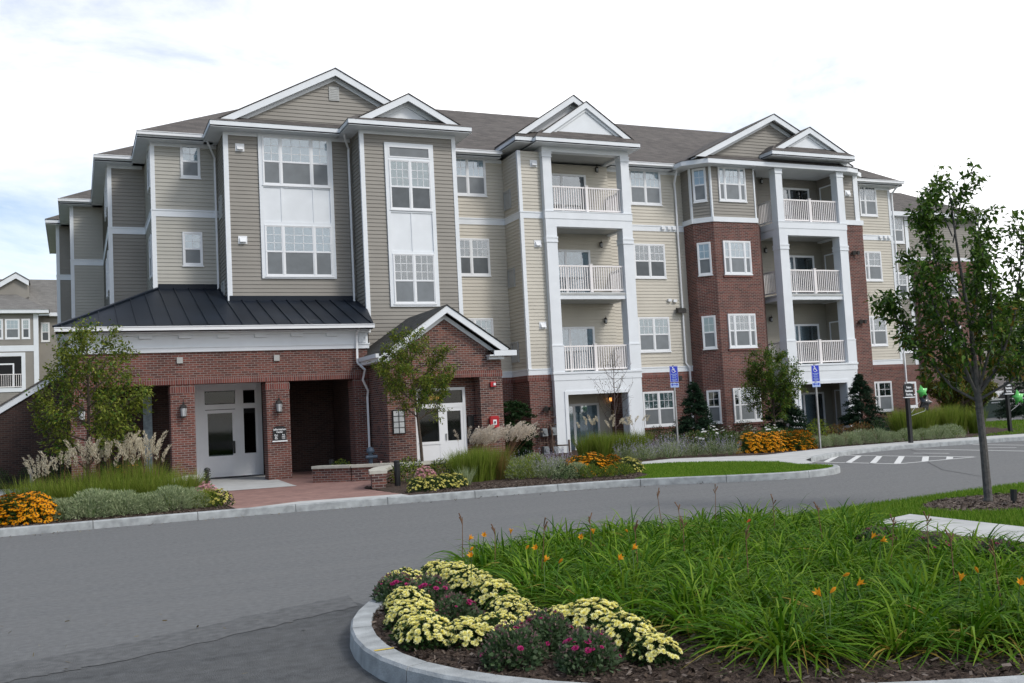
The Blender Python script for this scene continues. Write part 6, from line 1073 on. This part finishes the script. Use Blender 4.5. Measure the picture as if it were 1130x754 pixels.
# right foreground tree: straight trunk, fork of strong limbs at head height, open top
RX = lambda lat, z, dep=0: (lat * .914 + dep * .405, -lat * .405 + dep * .914, z)
tr = [(0, 0, 0, .075), (.01, 0, .06, .062), (.005, 0, .8, .055), (-.02, 0, 1.5, .052), (-.03, 0, 1.75, .045), (-.05, 0, 2.6, .03), (-.14, .03, 3.6, .020), (-.22, .03, 4.6, .010), (-.24, .03, 4.85, .004)]
lim = [([RX(.0, 1.48), RX(-.35, 1.72, .1), RX(-.7, 2.2, .1), RX(-1.05, 2.5, .15)], .024), ([RX(-.02, 1.55), RX(-.3, 2.1, -.2), RX(-.62, 2.75, -.3), RX(-.85, 3.4, -.25)], .026), ([RX(0, 1.6), RX(.28, 2.0, -.1), RX(.55, 2.7, -.15), RX(.74, 3.5, -.1), RX(.80, 4.05, -.1)], .028), ([RX(0, 1.6), RX(.2, 2.1, .3), RX(.35, 2.8, .5), RX(.42, 3.5, .55)], .024), ([RX(-.02, 1.62), RX(-.15, 2.2, .35), RX(-.4, 2.9, .6), RX(-.7, 3.7, .6)], .024), ([RX(-.03, 1.7), RX(-.2, 2.5, .0), RX(-.4, 3.3, .05), RX(-.58, 4.1, 0), RX(-.62, 4.45, 0)], .026), ([RX(.0, 1.52), RX(.4, 1.78, -.25), RX(.75, 2.2, -.35), RX(1.0, 2.6, -.3)], .022), ([RX(.0, 1.65), RX(.1, 2.4, -.35), RX(.05, 3.2, -.55), RX(-.05, 3.9, -.5)], .024), ([RX(-.06, 2.4), RX(.12, 3.0, .1), RX(.22, 3.7, .1), RX(.25, 4.35, .05)], .018), ([RX(-.1, 3.0), RX(-.35, 3.6, .2), RX(-.45, 4.3, .2)], .014), ([RX(-.02, 1.7), RX(-.55, 2.3, .35), RX(-1.0, 2.85, .4), RX(-1.15, 3.15, .35)], .02), ([RX(.02, 1.7), RX(.55, 2.15, .25), RX(.95, 2.7, .3), RX(1.15, 3.2, .25)], .02), ([RX(-.2, 3.9), RX(-.1, 4.4, -.08), RX(-.02, 4.75, -.1)], .010), ([RX(-.2, 4.0), RX(-.33, 4.5, .08), RX(-.36, 4.85, .1)], .010)]
tree('young_street_tree', 'young street tree with a slender grey trunk in the mulch ring on the right', 12.40, 10.82, .08, lim, tr, 9000, .112, 81, (TL, TLr, lambda h: np.clip(.42 - 1.0 * h, 0, .5)), bark, 8, .46, .6)
r = thing('ground_spotlight', 'small black spotlight in the mulch beside the street tree trunk', 'spotlight', (12.25, 10.25, .08)); obj('stake', MB().tube([(12.25, 10.25, .08), (12.25, 10.25, .16)], .02, 6), black, r); obj('lamp_housing', MB().tube([(12.25, 10.25, .14), (12.27, 10.25, .30)], [.042, .048], 10), black, r)
tree('ornamental_tree', 'small olive green tree in front of the left end of the porch', .25, 24.6, BZ, fan((0, 0, .95), (.02, 0, 4.05), 2.2, 22, 5, r0=.026) + [([RX(.0, .9), RX(.5, 1.5), RX(1.0, 2.1), RX(1.25, 2.5)], .02), ([RX(0, .8), RX(-.5, 1.3), RX(-.95, 2.0)], .02)], [(0, 0, 0, .06), (.0, 0, .9, .05), (.04, 0, 2.4, .03), (.02, 0, 4.0, .006)], 10500, .095, 82, (TL2, TL, lambda h: .2 + 0 * h), barkB, 9, .5, .4)
tree('ornamental_tree', 'slim leafy tree beside the notice board of the side entrance', 9.1, 27.3, BZ, fan((-.08, 0, 1.5), (-.26, 0, 4.1), 2.15, 20, 7, r0=.024), [(0, 0, 0, .055), (-.03, 0, .9, .045), (-.10, 0, 1.8, .036), (-.2, 0, 3.2, .02), (-.26, 0, 4.1, .006)], 9000, .092, 83, (TL2, TL, lambda h: .25 + 0 * h), barkB, 9, .46, .4)
tree('bare_tree', 'small almost bare tree before the beige balcony tower', 16.95, 29.9, BZ, fan((0, 0, .9), (.1, 0, 3.6), 1.5, 20, 11, r0=.013, bulge=.9), [(0, 0, 0, .035), (.02, 0, 1.2, .024), (.1, 0, 3.6, .004)], 60, .06, 84, (TLr, RD), twigM, 7, .42, .3)
tree('ornamental_tree', 'dense green tree between the bay window and the right balcony tower', 25.35, 32.0, BZ, fan((0, 0, .8), (.1, 0, 3.5), 2.1, 26, 13, r0=.026), [(0, 0, 0, .07), (.02, 0, 1.0, .05), (.1, 0, 3.4, .008)], 12500, .10, 85, (TL, TL2, lambda h: .3 + 0 * h), barkB, 9, .5, .4)
for i, (x, y, h, wd_, m_, lb) in enumerate([(37.3, 33.6, 3.4, 2.4, (TLr, TL2), 'reddish green bushy tree in front of the brick wing'), (80, 76, 9.5, 8, (TL2, TL), 'light green tree behind the garage, left of the trunk top'), (92, 80, 11.5, 9, (TL, TL2), 'tall green tree behind the garage at the right edge'), (101, 82, 12, 9, (TL2, TL), 'tallest tree at the far right edge'), (71, 78, 7.5, 7, (TL, TL2), 'dark green tree at the left end of the garage'), (51.5, 39.5, 4.8, 3.6, (TL, TL2), 'dark leafy tree at the right edge behind the farther parking sign'), (43.2, 38.5, 2.4, 2.6, (TL, TLr), 'low dark bush between the brick wing and the green cabinet')]):
    tree('background_tree', lb, x, y, 0, fan((0, 0, h * .2), (0, 0, h * .92), wd_, 30, 200 + i, r0=.09), [(0, 0, 0, .2), (0, 0, h * .5, .12), (0, 0, h * .9, .02)], 11000, .28 * h / 6, 300 + i, m_ + (lambda q: .3 + 0 * q,), barkB, 3.2, h * .17, .3, twigs=False)
# tidy helper properties
for o in list(bpy.data.objects):
    if '_o' in o.keys(): del o['_o']
